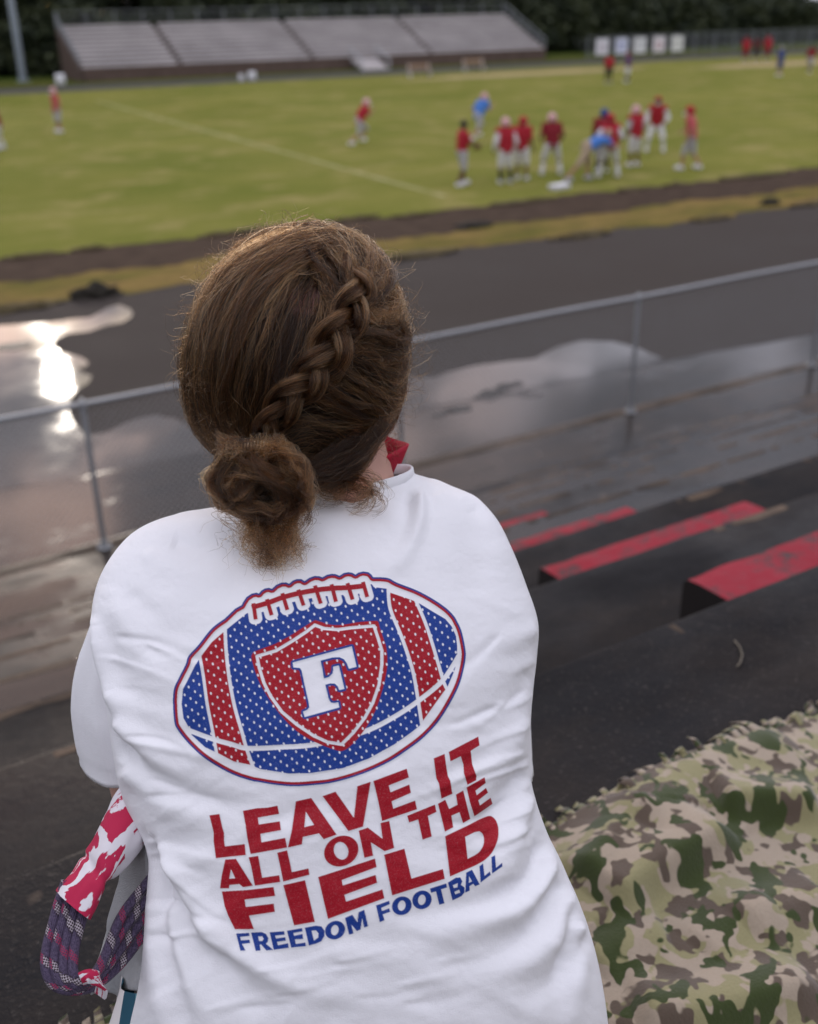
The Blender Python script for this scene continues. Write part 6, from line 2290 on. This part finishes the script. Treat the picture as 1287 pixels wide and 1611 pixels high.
# cloth-wrapped part of the strap
m_ik, t2, b2_ = new_mat('red_white_cloth')
uvn = N(t2, 'ShaderNodeUVMap', uv_map='UVMap')
mp = N(t2, 'ShaderNodeMapping', inp={'Vector': uvn.outputs[0], 'Scale': (1.0, .5, 1.0), 'Rotation': (0, 0, .5)})
n1 = noise_tex(t2, mp.outputs[0], 5.2, 3.0, .6, .8)
n2_ = noise_tex(t2, mp.outputs[0], 60.0, 2.0)
ik = RAMP(t2, MATH(t2, 'ADD', n1, MATH(t2, 'MULTIPLY', MATH(t2, 'SUBTRACT', n2_, .5), .08)), [(.485, 0.0), (.50, 1.0)])
t2.links.new(MIX(t2, ik, (0.66, 0.63, 0.66), (0.42, 0.008, 0.055)), b2_.inputs['Base Color'])
b2_.inputs['Roughness'].default_value = .85
bump_to(t2, b2_, noise_tex(t2, uvn.outputs[0], 150.0, 2.0), .2, .001)
path = [W(250, 1215, 1.10), W(222, 1260, 1.06), W(196, 1300, 1.03), W(170, 1345, 1.005), W(140, 1388, .990), (W(114, 1422, .982))]
P_ = [Vector(tuple(q)) for q in spline(path, 12)]
P_, fr = frames(P_)
V, U = [], []
n = 48
L_ = 0
sidev = Vector(tuple(RT * .80 + UP * .60))
for i, (p, (t, a, b3)) in enumerate(zip(P_, fr)):
    k = i / (len(P_) - 1)
    if i:
        L_ += (P_[i] - P_[i - 1]).length
    s1 = (sidev - t * sidev.dot(t)).normalized()
    s2_ = t.cross(s1)
    hw = np.interp(k, [0, .25, .55, .72, .80, 1], [.030, .030, .0275, .0245, .0235, .0265])
    hd_ = np.interp(k, [0, .5, .75, 1], [.022, .020, .013, .014])
    for j in range(n + 1):
        an = 2 * math.pi * j / n
        cr_ = .0016 * math.sin(an * 3 + k * 9) + .0022 * mnoise.noise((math.cos(an) * 2, math.sin(an) * 2, k * 7)) - (.0035 * math.exp(-((k - .70 - .05 * math.cos(an)) / .025) ** 2))
        V.append(np.array(p + s1 * (math.cos(an) * (hw + cr_)) + s2_ * (math.sin(an) * (hd_ + cr_))) - BG)
        U.append((j / n * .9, L_ * 8.0))
sl = fastmesh('strap_sleeve', V, gridquads(len(P_), n + 1), m_ik, bag, True, U)
# red tab where the ropes cross
tb = [W(128, 1540, .947), W(140, 1536, .946), W(152, 1540, .948), W(160, 1552, .953), (W(158, 1566, .957))]
P_, fr = frames([Vector(tuple(q)) for q in spline(tb, 6)])
V, U = [], []
for i, (p, (t, a, b3)) in enumerate(zip(P_, fr)):
    q = Vector(tuple(RT * .45 - UP * .9))
    q = (q - t * q.dot(t)).normalized()
    nn = t.cross(q)
    for sg, th_ in ((-1, -1), (1, -1), (1, 1), (-1, 1)):
        V.append(np.array(p + q * .006 * sg + nn * .0012 * th_) - BG)
        U.append((.2 * sg + 3, i * .02))
fastmesh('strap_tab', V, gridquads(len(P_), 4, True), m_ik, bag, True, U)
# body of the bag, slumped against her hip: striped canvas
m_bag, t2, b2_ = new_mat('striped_canvas')
uvn = N(t2, 'ShaderNodeUVMap', uv_map='UVMap')
ux, uy, _z = SEP(t2, uvn.outputs[0])
st_ = MATH(t2, 'FRACT', MATH(t2, 'MULTIPLY', ux, 7.0))
cB = MIX(t2, MATH(t2, 'GREATER_THAN', st_, .60), (0.70, 0.66, 0.64), (0.010, 0.07, 0.11))
cB = MIX(t2, MATH(t2, 'LESS_THAN', st_, .10), cB, (0.16, 0.35, 0.38))
t2.links.new(cB, b2_.inputs['Base Color'])
b2_.inputs['Roughness'].default_value = .8
V, U = [], []
for i in range(24):
    k = i / 23
    cpt = W(240, 1535 + 180 * k, 1.05)
    for j in range(41):
        an = 2 * math.pi * j / 40
        rx, ry = .030 + .030 * k + .004 * math.sin(an * 5 + k * 3), .040 + .03 * k
        V.append(cpt + RT * math.cos(an) * rx + FW * math.sin(an) * ry - BG)
        U.append((j / 40, k))
fastmesh('bag_body', V, gridquads(24, 41), m_bag, bag, True, U)

# ------------------------------------------------------------------ grey sweatshirt hanging between strap and hip
M_grey = mat_plain('grey_jersey', (0.40, 0.40, 0.405), 0.95, 0.10, 200, 0.5, 900)
rows = [((196, 1335), (262, 1320)), ((186, 1385), (262, 1370)), ((172, 1440), (262, 1430)), ((158, 1490), (262, 1480)), ((148, 1535), (250, 1530)), ((150, 1552), (240, 1560))]
V = []
gs0 = ground(215, 1560, Z1)
GS = np.array([gs0[0], gs0[1], Z1])
R2 = [np.array(a) for a in spline([r[0] for r in rows], 6)], [np.array(a) for a in spline([r[1] for r in rows], 6)]
nr, nc = len(R2[0]), 26
for i in range(nr):
    for j in range(nc):
        k = j / (nc - 1)
        q = R2[0][i] * (1 - k) + R2[1][i] * k
        dd = 1.03 + .025 * (1 - (2 * k - .6) ** 2) + .006 * math.sin(k * 7 + i * .1) + .004 * mnoise.noise((k * 3, i * .2, 1))
        V.append(W(q[0], q[1], dd + .02) - GS)
gw = fastmesh('sweatshirt', V, gridquads(nr, nc), M_grey, None, True)
gw.location = tuple(GS)
baked(gw, [('SOLIDIFY', dict(thickness=.02, offset=-1)), ('SUBSURF', dict(levels=1))])
tag(gw, 'bunched grey sweatshirt between the rope handle and her left side', 'sweatshirt')
